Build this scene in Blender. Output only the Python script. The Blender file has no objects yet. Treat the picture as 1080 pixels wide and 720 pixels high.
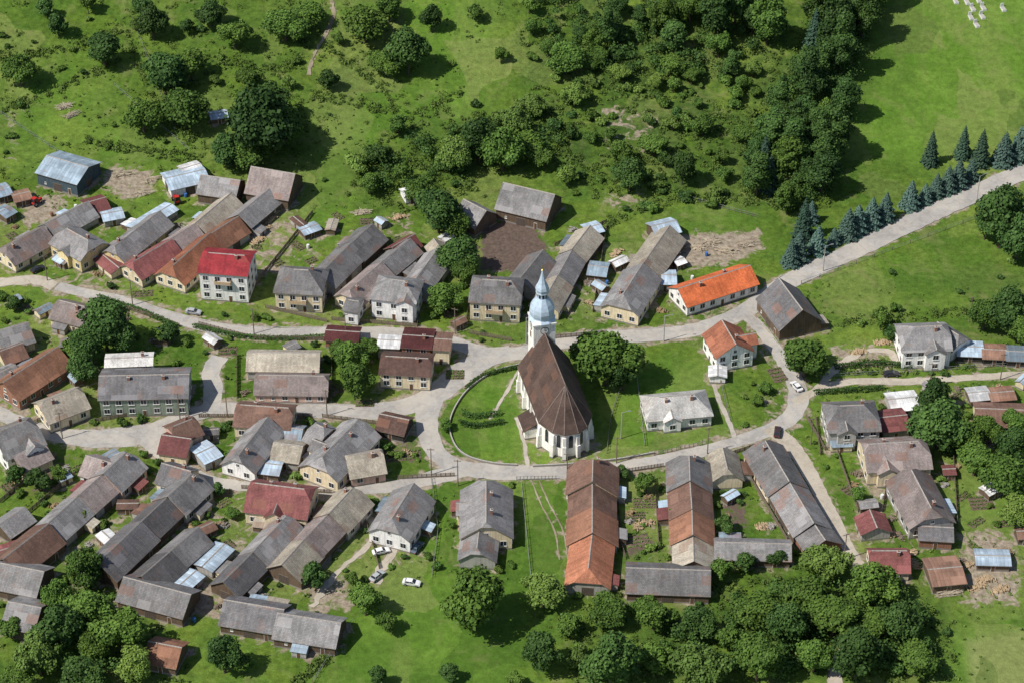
import bpy, math, random
import numpy as np
from mathutils import Vector
R=random.Random(7); NR=np.random.RandomState(7)
S=bpy.context.scene; COL=S.collection
# ---------------------------------------------------------------- survey / camera
PITCH=math.radians(38); D=635.0; HF=math.radians(24)
CAM=Vector((0,-D*math.cos(PITCH),D*math.sin(PITCH)))
FW=Vector((0,math.cos(PITCH),-math.sin(PITCH))); UP=Vector((0,math.sin(PITCH),math.cos(PITCH)))
FPX=540/math.tan(HF/2)
def sp(t):
    t=np.clip(t,-30,30); return np.log1p(np.exp(t))
def hgt(x,y):
    x=np.asarray(x,dtype=float); y=np.asarray(y,dtype=float)
    a=0.24*22*(sp((y-95)/22*1.0)) ; a=np.where(y<20,0,a-0.24*22*sp(np.float64((20-95)/22)))
    a=np.maximum(a,0)
    far=np.clip((y-300)/400,0,1); a=a*(1-0.4*far)
    w=np.clip((y-95)/50,0,1)
    a=a+w*(2.0*np.sin(x/31+1)*np.cos(y/27)+0.8*np.sin(x/13+y/17))
    return a
def H(x,y): return float(hgt(x,y))
def P(px,py,z=0.0):
    d=FW*FPX+Vector((1,0,0))*(px-540)+UP*(360-py)
    zz=z
    for i in range(40):
        t=(zz-CAM.z)/d.z; q=CAM+d*t
        zn=H(q.x,q.y)+z
        if abs(zn-zz)<1e-3: break
        zz+=(zn-zz)*0.75
    return Vector((q.x,q.y,zz))
def P2(px,py,z=0): q=P(px,py,z); return (q.x,q.y)
cam=bpy.data.cameras.new("camera"); cam.angle=HF; cam.sensor_width=36; cam.lens=18/math.tan(HF/2); cam.clip_end=9000; cam.clip_start=1
co=bpy.data.objects.new("camera",cam); COL.objects.link(co); co.location=CAM; co.rotation_euler=(math.pi/2-PITCH,0,0); S.camera=co
# ---------------------------------------------------------------- light
EL=math.radians(51); az=Vector((-0.90,-0.43,0)).normalized()
sv=Vector((az.x*math.cos(EL),az.y*math.cos(EL),math.sin(EL)))
sl=bpy.data.lights.new("sun","SUN"); sl.energy=4.9; sl.angle=math.radians(0.5); sl.color=(1,0.955,0.88)
so=bpy.data.objects.new("sun",sl); COL.objects.link(so); so.rotation_euler=sv.to_track_quat('Z','Y').to_euler()
w=bpy.data.worlds.new("World"); S.world=w; w.use_nodes=True
sk=w.node_tree.nodes.new("ShaderNodeTexSky"); sk.sky_type='NISHITA'; sk.sun_disc=False; sk.sun_elevation=EL; sk.sun_rotation=math.atan2(az.x,az.y)
w.node_tree.links.new(sk.outputs[0],w.node_tree.nodes["Background"].inputs[0]); w.node_tree.nodes["Background"].inputs[1].default_value=0.1
S.view_settings.view_transform='Standard'; S.view_settings.look='None'; S.view_settings.exposure=0
# ---------------------------------------------------------------- material helpers
class M:
    def __init__(s,name,rough=0.85,spec=0.2):
        s.m=bpy.data.materials.new(name); s.m.use_nodes=True; s.t=s.m.node_tree
        s.b=s.t.nodes["Principled BSDF"]; s.b.inputs["Roughness"].default_value=rough
        s.b.inputs["Specular IOR Level"].default_value=spec
        s.tc=s.n("ShaderNodeTexCoord")
    def n(s,ty,**k):
        x=s.t.nodes.new(ty)
        for a,b in k.items(): setattr(x,a,b)
        return x
    def set(s,i,v):
        if isinstance(v,bpy.types.NodeSocket): s.t.links.new(v,i)
        elif isinstance(v,(tuple,list)) and len(v)==3 and i.type=='RGBA': i.default_value=(*v,1)
        else: i.default_value=v
    def noise(s,vec,scale,detail=4,rough=0.55,dist=0):
        x=s.n("ShaderNodeTexNoise"); s.set(x.inputs["Vector"],vec); x.inputs["Scale"].default_value=scale
        x.inputs["Detail"].default_value=detail; x.inputs["Roughness"].default_value=rough; x.inputs["Distortion"].default_value=dist
        return x.outputs["Fac"]
    def ramp(s,f,stops):
        x=s.n("ShaderNodeValToRGB"); s.set(x.inputs[0],f); e=x.color_ramp.elements
        while len(e)<len(stops): e.new(0.5)
        for i,(p,c) in enumerate(stops):
            e[i].position=p; e[i].color=(c,c,c,1) if isinstance(c,(int,float)) else (*c,1)
        return x.outputs[0]
    def mix(s,f,a,b,mode='MIX'):
        x=s.n("ShaderNodeMixRGB",blend_type=mode); s.set(x.inputs[0],f); s.set(x.inputs[1],a); s.set(x.inputs[2],b); return x.outputs[0]
    def math(s,op,a,b=0.0,c=0.0):
        x=s.n("ShaderNodeMath",operation=op); s.set(x.inputs[0],a); s.set(x.inputs[1],b); s.set(x.inputs[2],c); return x.outputs[0]
    def maprange(s,v,a,b,c,d):
        x=s.n("ShaderNodeMapRange"); s.set(x.inputs[0],v)
        for i,k in enumerate((a,b,c,d)): x.inputs[i+1].default_value=k
        return x.outputs[0]
    def bump(s,h,strength=0.5,dist=0.1):
        x=s.n("ShaderNodeBump"); s.set(x.inputs["Height"],h); x.inputs["Strength"].default_value=strength; x.inputs["Distance"].default_value=dist
        s.t.links.new(x.outputs[0],s.b.inputs["Normal"])
    def col(s,c): s.set(s.b.inputs["Base Color"],c)
    def scale(s,vec,sc):
        x=s.n("ShaderNodeMapping"); s.set(x.inputs[0],vec); x.inputs["Scale"].default_value=sc; return x.outputs[0]
    def offs(s,vec):
        oi=s.n("ShaderNodeObjectInfo"); m=s.math('MULTIPLY',oi.outputs["Random"],137.0)
        x=s.n("ShaderNodeVectorMath",operation='ADD'); s.set(x.inputs[0],vec); s.set(x.inputs[1],m); return x.outputs[0], oi.outputs["Random"]
def mul(c,k): return tuple(min(1,v*k) for v in c)
def roofmat(name,c,age=0.3,metal=False):
    m=M(name,0.5 if metal else 0.8,0.25)
    uv,rnd=m.offs(m.tc.outputs["UV"])
    br=m.n("ShaderNodeTexBrick"); m.set(br.inputs["Vector"],uv)
    br.inputs["Scale"].default_value=1; br.inputs["Brick Width"].default_value=0.9 if metal else 0.42; br.inputs["Row Height"].default_value=2.2 if metal else 0.36
    br.inputs["Mortar Size"].default_value=0.03; br.inputs["Mortar Smooth"].default_value=0.3; br.offset=0 if metal else 0.5
    m.set(br.inputs["Color1"],mul(c,0.84)); m.set(br.inputs["Color2"],mul(c,1.18)); m.set(br.inputs["Mortar"],mul(c,0.6))
    col=br.outputs["Color"]
    n1=m.noise(uv,0.2,4,0.55,0.6); col=m.mix(1,col,m.ramp(n1,[(0.3,0.7),(0.7,1.22)]),'MULTIPLY')
    st=m.noise(m.scale(uv,(1.6,0.16,1)),1.0,3,0.6); col=m.mix(1,col,m.ramp(st,[(0.3,0.8),(0.65,1.08)]),'MULTIPLY')
    bp=m.n("ShaderNodeTexBrick"); m.set(bp.inputs["Vector"],uv); bp.inputs["Scale"].default_value=1; bp.inputs["Brick Width"].default_value=3.3; bp.inputs["Row Height"].default_value=2.3
    bp.inputs["Mortar Size"].default_value=0; m.set(bp.inputs["Color1"],(0,0,0)); m.set(bp.inputs["Color2"],(1,1,1)); bp.inputs["Bias"].default_value=-0.2
    col=m.mix(m.math('MULTIPLY',m.ramp(bp.outputs["Color"],[(0.66,0.0),(0.74,1.0)]),min(0.6,0.5*age/0.3)),col,mul(c,1.5 if sum(c)<0.9 else 0.6))
    pr=m.math('FRACT',m.math('MULTIPLY',bp.outputs["Color"],7.13)); col=m.mix(m.math('MULTIPLY',m.math('GREATER_THAN',pr,0.91),age*1.3),col,(0.23,0.11,0.07))
    ru=m.ramp(m.noise(uv,0.3,4,0.6,1.5),[(0.58,0.0),(0.72,1.0)]); col=m.mix(m.math('MULTIPLY',ru,age*1.3),col,(0.20,0.11,0.07))
    di=m.ramp(m.noise(uv,0.9,4,0.65,1.0),[(0.58,0.0),(0.7,1.0)]); col=m.mix(m.math('MULTIPLY',di,age*0.9),col,mul(c,0.4))
    v=m.maprange(rnd,0,1,0.75,1.35 if sum(c)<1.0 else 1.05); col=m.mix(1,col,v,'MULTIPLY')
    m.col(col); m.bump(br.outputs["Fac"],0.4,-0.03)
    return m.m
def wallmat(name,c,dirt=0.25):
    m=M(name,0.9,0.1); ob=m.tc.outputs["Object"]; vec,rnd=m.offs(ob)
    col=m.mix(m.ramp(m.noise(vec,0.7,4,0.6),[(0.45,0),(0.8,1)]),c,mul(c,0.78))
    st=m.noise(m.scale(vec,(2,2,0.25)),1.2,3,0.6); col=m.mix(1,col,m.ramp(st,[(0.35,1-dirt),(0.55,1.03)]),'MULTIPLY')
    sx=m.n("ShaderNodeSeparateXYZ"); m.set(sx.inputs[0],ob)
    col=m.mix(m.ramp(sx.outputs[2],[(0.42,1),(0.5,0)]),col,(0.24,0.22,0.20))
    v=m.maprange(rnd,0,1,0.9,1.1); m.col(m.mix(1,col,v,'MULTIPLY'))
    return m.m
def plain(name,c,rough=0.7,var=0.3,sc=3,metallic=0,spec=0.3):
    if name in bpy.data.materials: return bpy.data.materials[name]
    m=M(name,rough,spec); vec,rnd=m.offs(m.tc.outputs["Object"])
    m.col(m.mix(m.ramp(m.noise(vec,sc,4,0.6),[(0.35,0),(0.7,1)]),mul(c,1-var),mul(c,1+var))); m.b.inputs["Metallic"].default_value=metallic
    return m.m
RC={'grey':(0.205,0.198,0.195),'dark grey':(0.135,0.130,0.132),'beige':(0.45,0.40,0.32),'brown':(0.17,0.10,0.075),'rust brown':(0.23,0.115,0.072),
    'orange':(0.50,0.125,0.045),'burnt orange':(0.34,0.13,0.075),'red':(0.23,0.026,0.032),'dark red':(0.12,0.035,0.035),'faded red':(0.22,0.08,0.075),'terracotta':(0.34,0.14,0.08),
    'pinkish grey':(0.26,0.215,0.20),'chocolate':(0.085,0.05,0.04),'pale grey':(0.66,0.64,0.60)}
RM={k:roofmat("roof_"+k.replace(' ','_'),v,0.3 if k not in('orange','red','pale grey') else 0.12) for k,v in RC.items()}
RM['pale blue']=roofmat("roof_pale_blue",(0.48,0.59,0.69),0.12,True); RM['blue grey']=roofmat("roof_blue_grey",(0.22,0.28,0.33),0.3,True)
RM['white']=roofmat("roof_white",(0.72,0.72,0.71),0.15,True); RM['rusty']=roofmat("roof_rusty",(0.24,0.14,0.10),0.5,True)
WC={'white':(0.86,0.84,0.81),'cream':(0.72,0.61,0.42),'yellow':(0.70,0.57,0.31),'grey':(0.42,0.40,0.37),'grey-green':(0.27,0.32,0.25),'wooden':(0.14,0.10,0.07),
    'pink':(0.60,0.42,0.34),'dark':(0.05,0.045,0.04),'brick':(0.30,0.15,0.10),'blue-grey':(0.075,0.105,0.125)}
WM={k:wallmat("wall_"+k,v) for k,v in WC.items()}
M_ridge=plain("ridge_tile",(0.32,0.29,0.26),0.8); M_glass=plain("window_glass",(0.025,0.03,0.04),0.12,0.2,spec=0.5); M_frame=plain("window_frame_white",(0.7,0.69,0.66),0.6,0.1)
M_brick=plain("chimney_brick",(0.28,0.14,0.10),0.9,0.3,6); M_conc=plain("concrete",(0.40,0.38,0.35),0.9,0.2); M_door=plain("door_wood",(0.13,0.07,0.04),0.7)
M_garage=plain("garage_door",(0.09,0.07,0.06),0.7); M_wood=plain("weathered_wood",(0.20,0.16,0.12),0.9,0.35,5); M_log=plain("firewood",(0.42,0.31,0.19),0.9,0.4,6)
M_bark=plain("bark",(0.10,0.075,0.055),0.95,0.4,4); M_rub=plain("tyre_rubber",(0.02,0.02,0.02),0.8); M_metal=plain("galvanised_metal",(0.35,0.36,0.37),0.45,0.15,3,0.4)
# ---------------------------------------------------------------- mesh helpers
def mesh(name,verts,faces,mats=(),fm=None,smooth=False,uv=None):
    me=bpy.data.meshes.new(name); me.from_pydata([tuple(v) for v in verts],[],faces)
    for m in mats: me.materials.append(m)
    if fm is not None: me.polygons.foreach_set("material_index",fm)
    if smooth: me.polygons.foreach_set("use_smooth",[True]*len(me.polygons))
    if uv is not None:
        l=me.uv_layers.new(name="UVMap"); l.data.foreach_set("uv",[c for u in uv for c in u])
    me.update(); return me
def obj(name,data,parent=None,loc=(0,0,0),rot=0,label=None,cat=None,group=None,kind=None,scale=None):
    o=bpy.data.objects.new(name,data); COL.objects.link(o); o.location=loc; o.rotation_euler=(0,0,rot)
    if scale is not None: o.scale=scale if not isinstance(scale,(int,float)) else (scale,)*3
    if parent: o.parent=parent
    if label: o["label"]=label
    if cat: o["category"]=cat
    if group: o["group"]=group
    if kind: o["kind"]=kind
    return o
class MB:
    def __init__(s): s.v=[];s.f=[];s.m=[]
    def add(s,v,f,m=0):
        k=len(s.v); s.v+=[tuple(a) for a in v]; s.f+=[tuple(i+k for i in q) for q in f]; s.m+=[m]*len(f)
    def box(s,x0,x1,y0,y1,z0,z1,m=0,rot=0,c=(0,0,0),tx=0,ty=0):
        v=[(x0,y0,z0),(x1,y0,z0),(x1,y1,z0),(x0,y1,z0),(x0+tx,y0+ty,z1),(x1-tx,y0+ty,z1),(x1-tx,y1-ty,z1),(x0+tx,y1-ty,z1)]
        ca,sa=math.cos(rot),math.sin(rot)
        v=[(c[0]+a*ca-b*sa,c[1]+a*sa+b*ca,c[2]+z) for a,b,z in v]
        s.add(v,[(3,2,1,0),(4,5,6,7),(0,1,5,4),(1,2,6,5),(2,3,7,6),(3,0,4,7)],m)
    def tube(s,a,b,r0,r1,n=6,m=0):
        a=Vector(a);b=Vector(b);d=(b-a).normalized(); u=d.orthogonal().normalized(); w=d.cross(u); v=[]
        for p,r in((a,r0),(b,r1)):
            for i in range(n):
                t=2*math.pi*i/n; v.append(p+u*math.cos(t)*r+w*math.sin(t)*r)
        s.add(v,[(i,(i+1)%n,n+(i+1)%n,n+i) for i in range(n)]+[tuple(range(n))[::-1],tuple(range(n,2*n))],m)
    def lathe(s,prof,n=12,m=0,c=(0,0)):
        v=[];f=[]
        for r,z in prof:
            for i in range(n):
                t=2*math.pi*(i+0.5)/n; v.append((c[0]+r*math.cos(t),c[1]+r*math.sin(t),z))
        for j in range(len(prof)-1):
            for i in range(n): f.append((j*n+i,j*n+(i+1)%n,(j+1)*n+(i+1)%n,(j+1)*n+i))
        s.add(v,f,m)
    def mesh(s,name,mats,smooth=False): return mesh(name,s.v,s.f,mats,s.m,smooth)
# ---------------------------------------------------------------- ground
def inpoly(px,py,poly):
    px=np.asarray(px);py=np.asarray(py);c=np.zeros(px.shape,bool);n=len(poly)
    for i in range(n):
        x1,y1=poly[i];x2,y2=poly[i-1]
        k=((y1>py)!=(y2>py))&(px<(x2-x1)*(py-y1)/((y2-y1) if y2!=y1 else 1e-9)+x1); c^=k
    return c
def sdpoly(X,Y,poly):
    d=np.full(X.shape,1e9);n=len(poly)
    for i in range(n):
        ax,ay=poly[i-1];bx,by=poly[i];ex,ey=bx-ax,by-ay
        t=np.clip(((X-ax)*ex+(Y-ay)*ey)/(ex*ex+ey*ey+1e-9),0,1); d=np.minimum(d,np.hypot(X-ax-t*ex,Y-ay-t*ey))
    return np.where(inpoly(X,Y,poly),-d,d)
def W_(pts): return [P2(a,b) for a,b in pts]
DIRT=[([(700,245),(800,242),(808,262),(770,280),(720,285)],1.0),([(100,168),(160,178),(165,205),(130,215),(105,200)],0.8),([(10,205),(70,205),(70,235),(25,240)],0.9),
 ([(865,362),(940,358),(945,395),(875,392)],0.7),([(1005,560),(1080,555),(1080,640),(1010,640)],0.8),([(185,585),(265,590),(240,660),(190,655)],0.75),
 ([(398,560),(470,560),(460,600),(395,600)],0.45),([(905,500),(945,505),(940,560),(905,560)],0.7),([(300,610),(370,600),(385,650),(330,650)],0.75),
 ([(620,205),(690,195),(690,225),(630,225)],0.6),([(240,235),(320,215),(315,290),(270,300)],0.6),([(45,255),(300,205),(290,300),(60,315)],0.52),([(395,225),(440,220),(440,250),(400,260)],0.6),
 ([(790,400),(830,400),(835,460),(800,460)],0.5),([(480,285),(640,240),(640,340),(490,350)],0.45),([(655,560),(690,560),(690,590),(655,590)],0.6),([(0,440),(60,470),(40,520),(0,520)],0.45),
 ([(780,490),(800,490),(860,570),(800,565)],0.55),([(160,430),(330,440),(400,450),(420,500),(180,480)],0.46),([(100,480),(350,520),(240,640),(20,640)],0.5),([(650,495),(700,490),(700,590),(650,590)],0.42),
 ([(930,405),(1080,400),(1080,445),(940,440)],0.45),([(0,330),(120,380),(110,430),(0,420)],0.45),([(620,100),(700,120),(690,170),(640,160)],0.55),
 ([(935,475),(1010,478),(1010,570),(940,560)],0.5),([(0,100),(30,110),(20,180),(0,190)],0.5),([(640,270),(720,240),(740,330),(650,340)],0.45),([(300,230),(460,240),(440,340),(290,320)],0.45)]
LUSH=[([(925,0),(1080,-30),(1140,-20),(1140,150),(960,175),(885,175),(900,100)],0.9),([(330,110),(430,95),(375,195),(340,250),(320,230)],1.0),([(1000,665),(1160,635),(1180,800),(1010,790)],1.4),
 ([(645,385),(760,380),(770,470),(650,485)],0.9),([(540,505),(610,510),(600,610),(540,640)],0.95),([(380,610),(560,600),(560,740),(340,740)],0.9),([(490,390),(560,390),(650,440),(640,490),(480,480)],0.9),([(450,505),(480,505),(480,600),(440,600)],0.9),
 ([(850,290),(1050,240),(1080,300),(1080,340),(900,340)],0.45),([(420,90),(520,80),(510,130),(420,150)],0.9),([(90,130),(200,140),(200,180),(110,170)],0.8),([(730,215),(800,215),(800,245),(740,240)],0.8),([(1000,480),(1060,490),(1070,560),(1010,550)],1.0),
 ([(0,10),(110,70),(130,110),(60,150),(0,160)],0.5),([(200,0),(300,40),(280,80),(200,40)],0.5),([(430,0),(530,0),(520,60),(450,90)],0.7)]
SCRUB=[([(540,0),(920,0),(900,120),(870,230),(800,215),(700,210),(600,200),(560,100)],0.9),([(370,180),(480,120),(600,120),(620,180),(470,210),(400,230)],0.9),([(850,320),(900,290),(1080,290),(1080,360),(880,350)],0.35),
 ([(620,620),(1000,600),(1010,720),(600,720)],0.8),([(0,600),(150,620),(210,720),(0,720)],0.8),([(130,0),(420,0),(420,60),(320,170),(160,160)],0.3),([(940,620),(1020,630),(1000,720),(940,720)],0.5)]
SOIL=[([(508,240),(530,233),(560,236),(578,262),(570,280),(545,288),(508,284)],1.0),([(405,455),(440,455),(445,490),(400,490)],0.5),([(755,520),(790,520),(795,560),(760,560)],0.6),([(40,470),(85,480),(60,520),(20,530)],0.5),([(655,575),(690,560),(700,580),(660,592)],0.6)]
def axis(a,b,st,ext):
    c=list(np.arange(a,b+0.01,st)); s=st
    lo=[];x=a
    while x>-ext: s*=1.35; x-=s; lo.append(x)
    hi=[];x=c[-1];s=st
    while x<ext: s*=1.35; x+=s; hi.append(x)
    return np.array(lo[::-1]+c+hi)
xs=axis(-195,195,1.1,4000); ys=axis(-140,240,1.1,4000)
X,Y=np.meshgrid(xs,ys); Z=hgt(X,Y)
nx,ny=len(xs),len(ys)
idx=np.arange(nx*ny).reshape(ny,nx)
F=np.stack([idx[:-1,:-1],idx[:-1,1:],idx[1:,1:],idx[1:,:-1]],-1).reshape(-1,4)
gme=bpy.data.meshes.new("ground"); gme.vertices.add(nx*ny); gme.vertices.foreach_set("co",np.stack([X,Y,Z],-1).ravel())
gme.loops.add(F.size); gme.loops.foreach_set("vertex_index",F.ravel()); gme.polygons.add(len(F)); gme.polygons.foreach_set("loop_start",np.arange(0,F.size,4)); gme.polygons.foreach_set("loop_total",np.full(len(F),4))
gme.update(calc_edges=True); gme.polygons.foreach_set("use_smooth",np.ones(len(F),bool))
def masks(L,feather):
    o=np.zeros(X.shape)
    for poly,a in L:
        wp=W_(poly); o=np.maximum(o,a*np.clip(0.5-sdpoly(X,Y,wp)/feather,0,1))
    return o
def finish_ground():
    dirt=masks(DIRT,7)
    for cx,cy,an,l,w_ in FOOT:
        k=np.hypot(X-cx,Y-cy)<l+w_+6
        if cy>115: continue
        dx=X[k]-cx;dy=Y[k]-cy;c=math.cos(an);s=math.sin(an); u=np.abs(dx*c+dy*s)-l; v=np.abs(-dx*s+dy*c)-w_
        d=np.maximum(u,v); dirt[k]=np.maximum(dirt[k],0.58*np.clip(1-(d-0.5)/3.0,0,1))
    for a,hw,_,_,_ in ROADS:
        for x,y in a:
            i0,i1=np.searchsorted(xs,(x-hw-4,x+hw+4)); j0,j1=np.searchsorted(ys,(y-hw-4,y+hw+4))
            sub=np.clip(1-(np.hypot(X[j0:j1,i0:i1]-x,Y[j0:j1,i0:i1]-y)-hw)/(0.9+0.6*min(hw,3)),0,1)*0.68; dirt[j0:j1,i0:i1]=np.maximum(dirt[j0:j1,i0:i1],sub)
    mk=np.stack([dirt,masks(LUSH,12)/1.4,masks(SCRUB,14),masks(SOIL,5)],-1)
    at=gme.color_attributes.new("zones",'FLOAT_COLOR','POINT'); at.data.foreach_set("color",mk.ravel())
g=M("meadow_ground",0.95,0.05); pos=g.tc.outputs["Object"]
a=g.n("ShaderNodeAttribute",attribute_name="zones"); sep=g.n("ShaderNodeSeparateColor"); g.set(sep.inputs[0],a.outputs["Color"])
nb=g.noise(pos,0.018,3,0.6,0.5); nm=g.noise(pos,0.09,5,0.65,0.4); nf=g.noise(pos,0.55,4,0.72); nff=g.noise(pos,3.0,2,0.7)
c=g.mix(g.ramp(nb,[(0.35,0),(0.65,1)]),(0.058,0.118,0.016),(0.100,0.170,0.028))
c=g.mix(g.ramp(nm,[(0.38,0),(0.62,1)]),c,g.mix(1,c,(1.45,1.2,1.15),'MULTIPLY'))
lush=g.mix(g.ramp(nm,[(0.35,0),(0.65,1)]),(0.080,0.165,0.018),(0.128,0.220,0.034))
lush=g.mix(g.ramp(g.noise(pos,0.03,4,0.7,0.8),[(0.42,0),(0.6,0.8)]),lush,(0.068,0.135,0.019))
lush=g.mix(g.ramp(g.noise(g.scale(pos,(1,0.22,1)),0.06,4,0.6,0.6),[(0.50,0),(0.60,0.6)]),lush,(0.155,0.21,0.05))
c=g.mix(g.math('MINIMUM',g.math('MULTIPLY',sep.outputs[1],1.4),1.0),c,lush)
c=g.mix(g.math('MULTIPLY',g.maprange(sep.outputs[1],0.72,0.95,0,1),0.8),c,(0.22,0.25,0.09))
vo=g.n("ShaderNodeTexVoronoi",distance='CHEBYCHEV'); dv=g.n("ShaderNodeVectorMath",operation='ADD'); dn=g.n("ShaderNodeTexNoise"); g.set(dn.inputs[0],pos); dn.inputs["Scale"].default_value=0.05
dm_=g.n("ShaderNodeVectorMath",operation='SCALE'); g.set(dm_.inputs[0],dn.outputs["Color"]); dm_.inputs["Scale"].default_value=14; g.set(dv.inputs[0],pos); g.set(dv.inputs[1],dm_.outputs[0])
g.set(vo.inputs["Vector"],g.scale(dv.outputs[0],(1,0.6,1))); vo.inputs["Scale"].default_value=0.055
sv_=g.n("ShaderNodeSeparateColor"); g.set(sv_.inputs[0],vo.outputs["Color"])
c=g.mix(g.math('MULTIPLY',g.ramp(sv_.outputs[0],[(0.5,0),(0.9,1)]),0.55),c,(0.175,0.21,0.062)); c=g.mix(g.math('MULTIPLY',g.ramp(sv_.outputs[1],[(0.6,0),(0.9,1)]),0.45),c,(0.046,0.10,0.014))
sc=g.math('MULTIPLY',sep.outputs[2],g.ramp(nm,[(0.36,1.0),(0.6,0.2)])); c=g.mix(sc,c,(0.048,0.088,0.019))
rough_=g.math('SUBTRACT',1.0,g.math('MULTIPLY',g.math('MINIMUM',g.math('MULTIPLY',sep.outputs[1],1.4),1.0),0.4))
c=g.mix(rough_,c,g.mix(1,c,g.ramp(nf,[(0.3,0.58),(0.5,0.98),(0.72,1.4)]),'MULTIPLY'))
c=g.mix(rough_,c,g.mix(1,c,g.ramp(nff,[(0.3,0.74),(0.7,1.25)]),'MULTIPLY'))
dry=g.ramp(g.noise(pos,0.10,5,0.72,1.2),[(0.54,0),(0.68,1)]); c=g.mix(g.math('MULTIPLY',g.math('MULTIPLY',dry,rough_),0.5),c,(0.215,0.215,0.085))
dd=g.math('ADD',sep.outputs[0],g.maprange(g.noise(pos,0.30,5,0.65,0.8),0.25,0.75,-0.55,0.38))
dirtc=g.mix(g.ramp(g.noise(pos,0.8,4,0.7),[(0.35,0),(0.65,1)]),(0.18,0.14,0.10),(0.38,0.325,0.25))
c=g.mix(g.ramp(dd,[(0.42,0),(0.62,1)]),c,dirtc)
soil=g.mix(g.ramp(g.noise(pos,1.1,4,0.75),[(0.35,0),(0.65,1)]),(0.085,0.062,0.05),(0.15,0.11,0.088)); so_=g.math('ADD',a.outputs["Alpha"],g.maprange(nf,0.3,0.7,-0.3,0.3)); c=g.mix(g.ramp(so_,[(0.4,0),(0.6,1)]),c,soil)
g.col(c); g.bump(nf,0.5,0.4)
gme.materials.append(g.m); obj("ground",gme,kind="structure",label="green hillside meadow and village gardens")
# ---------------------------------------------------------------- roads
def catmull(p,step=1.5):
    p=[Vector((q[0],q[1],0)) for q in p]; p=[p[0]*2-p[1]]+p+[p[-1]*2-p[-2]]; out=[]
    for i in range(1,len(p)-2):
        n=max(2,int((p[i+1]-p[i]).length/step))
        for k in range(n):
            t=k/n; a,b,c_,d=p[i-1],p[i],p[i+1],p[i+2]
            out.append(0.5*((2*b)+(c_-a)*t+(2*a-5*b+4*c_-d)*t*t+(3*b-a-3*c_+d)*t**3))
    out.append(p[-2]); return out
ROADS=[]
def dirs(pl):
    o=[]
    for i in range(len(pl)):
        d=(pl[min(i+1,len(pl)-1)]-pl[max(i-1,0)]).normalized(); o.append(Vector((-d.y,d.x,0)))
    return o
zc=[0.03]
def road(name,px,width,mat,label,rag=0.22,wl=None):
    pl=catmull(W_(px)); ns=dirs(pl); zc[0]+=0.004; v=[];f=[];K=6
    for i,(p,n) in enumerate(zip(pl,ns)):
        wd=width if wl is None else np.interp(i/(len(pl)-1),np.linspace(0,1,len(wl)),wl)
        wL=wd/2+R.uniform(-rag,rag); wR=wd/2+R.uniform(-rag,rag)
        for k in range(K+1):
            t=k/K; q=p+n*(wL*(1-t)-wR*t); v.append((q.x,q.y,H(q.x,q.y)+zc[0]+0.12*min(1,max(0,(q.y-25)/30))))
    for i in range(len(pl)-1):
        for k in range(K): b=i*(K+1)+k; f.append((b,b+1,b+K+2,b+K+1))
    ROADS.append((np.array([(q.x,q.y) for q in pl]),width/2 if wl is None else max(wl)/2,name,ns,pl))
    return obj(name,mesh(name,v,f,[mat]),kind="structure",label=label)
def roadmat(name,a,b,gr,crack=0.25):
    m=M(name,0.9,0.15); p=m.tc.outputs["Object"]
    c=m.mix(m.ramp(m.noise(p,0.12,5,0.55,0.5),[(0.35,0),(0.65,1)]),a,b)
    c=m.mix(1,c,m.ramp(m.noise(p,1.0,4,0.6),[(0.3,0.86),(0.7,1.08)]),'MULTIPLY')
    pt=m.ramp(m.noise(p,0.22,3,0.5,2.0),[(0.57,0),(0.585,1)]); c=m.mix(m.math('MULTIPLY',pt,0.32),c,mul(a,0.68))
    du=m.ramp(m.noise(p,0.12,5,0.65,1.0),[(0.45,0),(0.65,1)]); c=m.mix(m.math('MULTIPLY',du,0.55),c,(0.46,0.41,0.34))
    ck=m.n("ShaderNodeTexVoronoi",feature='DISTANCE_TO_EDGE'); m.set(ck.inputs["Vector"],p); ck.inputs["Scale"].default_value=0.16
    c=m.mix(m.math('MULTIPLY',m.ramp(ck.outputs["Distance"],[(0.0,1),(0.012,0)]),crack),c,mul(a,0.5))
    gg=m.ramp(m.noise(p,0.5,5,0.65),[(0.60,0),(0.70,1)]); c=m.mix(m.math('MULTIPLY',gg,gr),c,(0.11,0.14,0.04)); m.col(c)
    return m.m
M_road=roadmat("worn_asphalt",(0.34,0.32,0.295),(0.44,0.42,0.385),0.05); M_track=roadmat("dirt_track",(0.40,0.35,0.28),(0.48,0.43,0.35),0.5,0); M_path=roadmat("footpath_gravel",(0.38,0.34,0.29),(0.47,0.43,0.37),0.4,0); M_hill=roadmat("hillside_dirt",(0.20,0.17,0.11),(0.29,0.24,0.16),0.8,0)
M_yard=roadmat("yard_concrete",(0.37,0.35,0.32),(0.45,0.43,0.39),0.15)
WLS=[[3.8,4,4.4,4.8,5,5.8,5.2,5.4,6,6.6,6.8,6.6],[6,8,7,6.5,5.2,4.8,5,6,8,6,4.2,4],[6.5,5.5,5,6,5,4.2,4,4,4,4.6,5.2,3.8,3.4,3.4]]
road("road",[(60,302),(90,309),(130,318),(165,330),(200,340),(240,348),(290,351),(350,351),(410,351),(450,354),(480,362),(512,372),(550,372),(585,362),(630,356),(690,353),(740,346),(785,328),(820,304),(850,288),(900,265),(960,236),(1020,208),(1085,179)],5.6,M_road,"worn light grey village street through the houses",wl=WLS[0])
road("road",[(540,372),(512,378),(485,395),(460,415),(430,428),(385,434),(340,433),(290,432),(240,431),(205,436),(160,455),(110,462),(60,458),(25,446),(-15,430)],6.5,M_road,"wide light grey street branching off to the lower village",wl=WLS[1])
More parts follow.
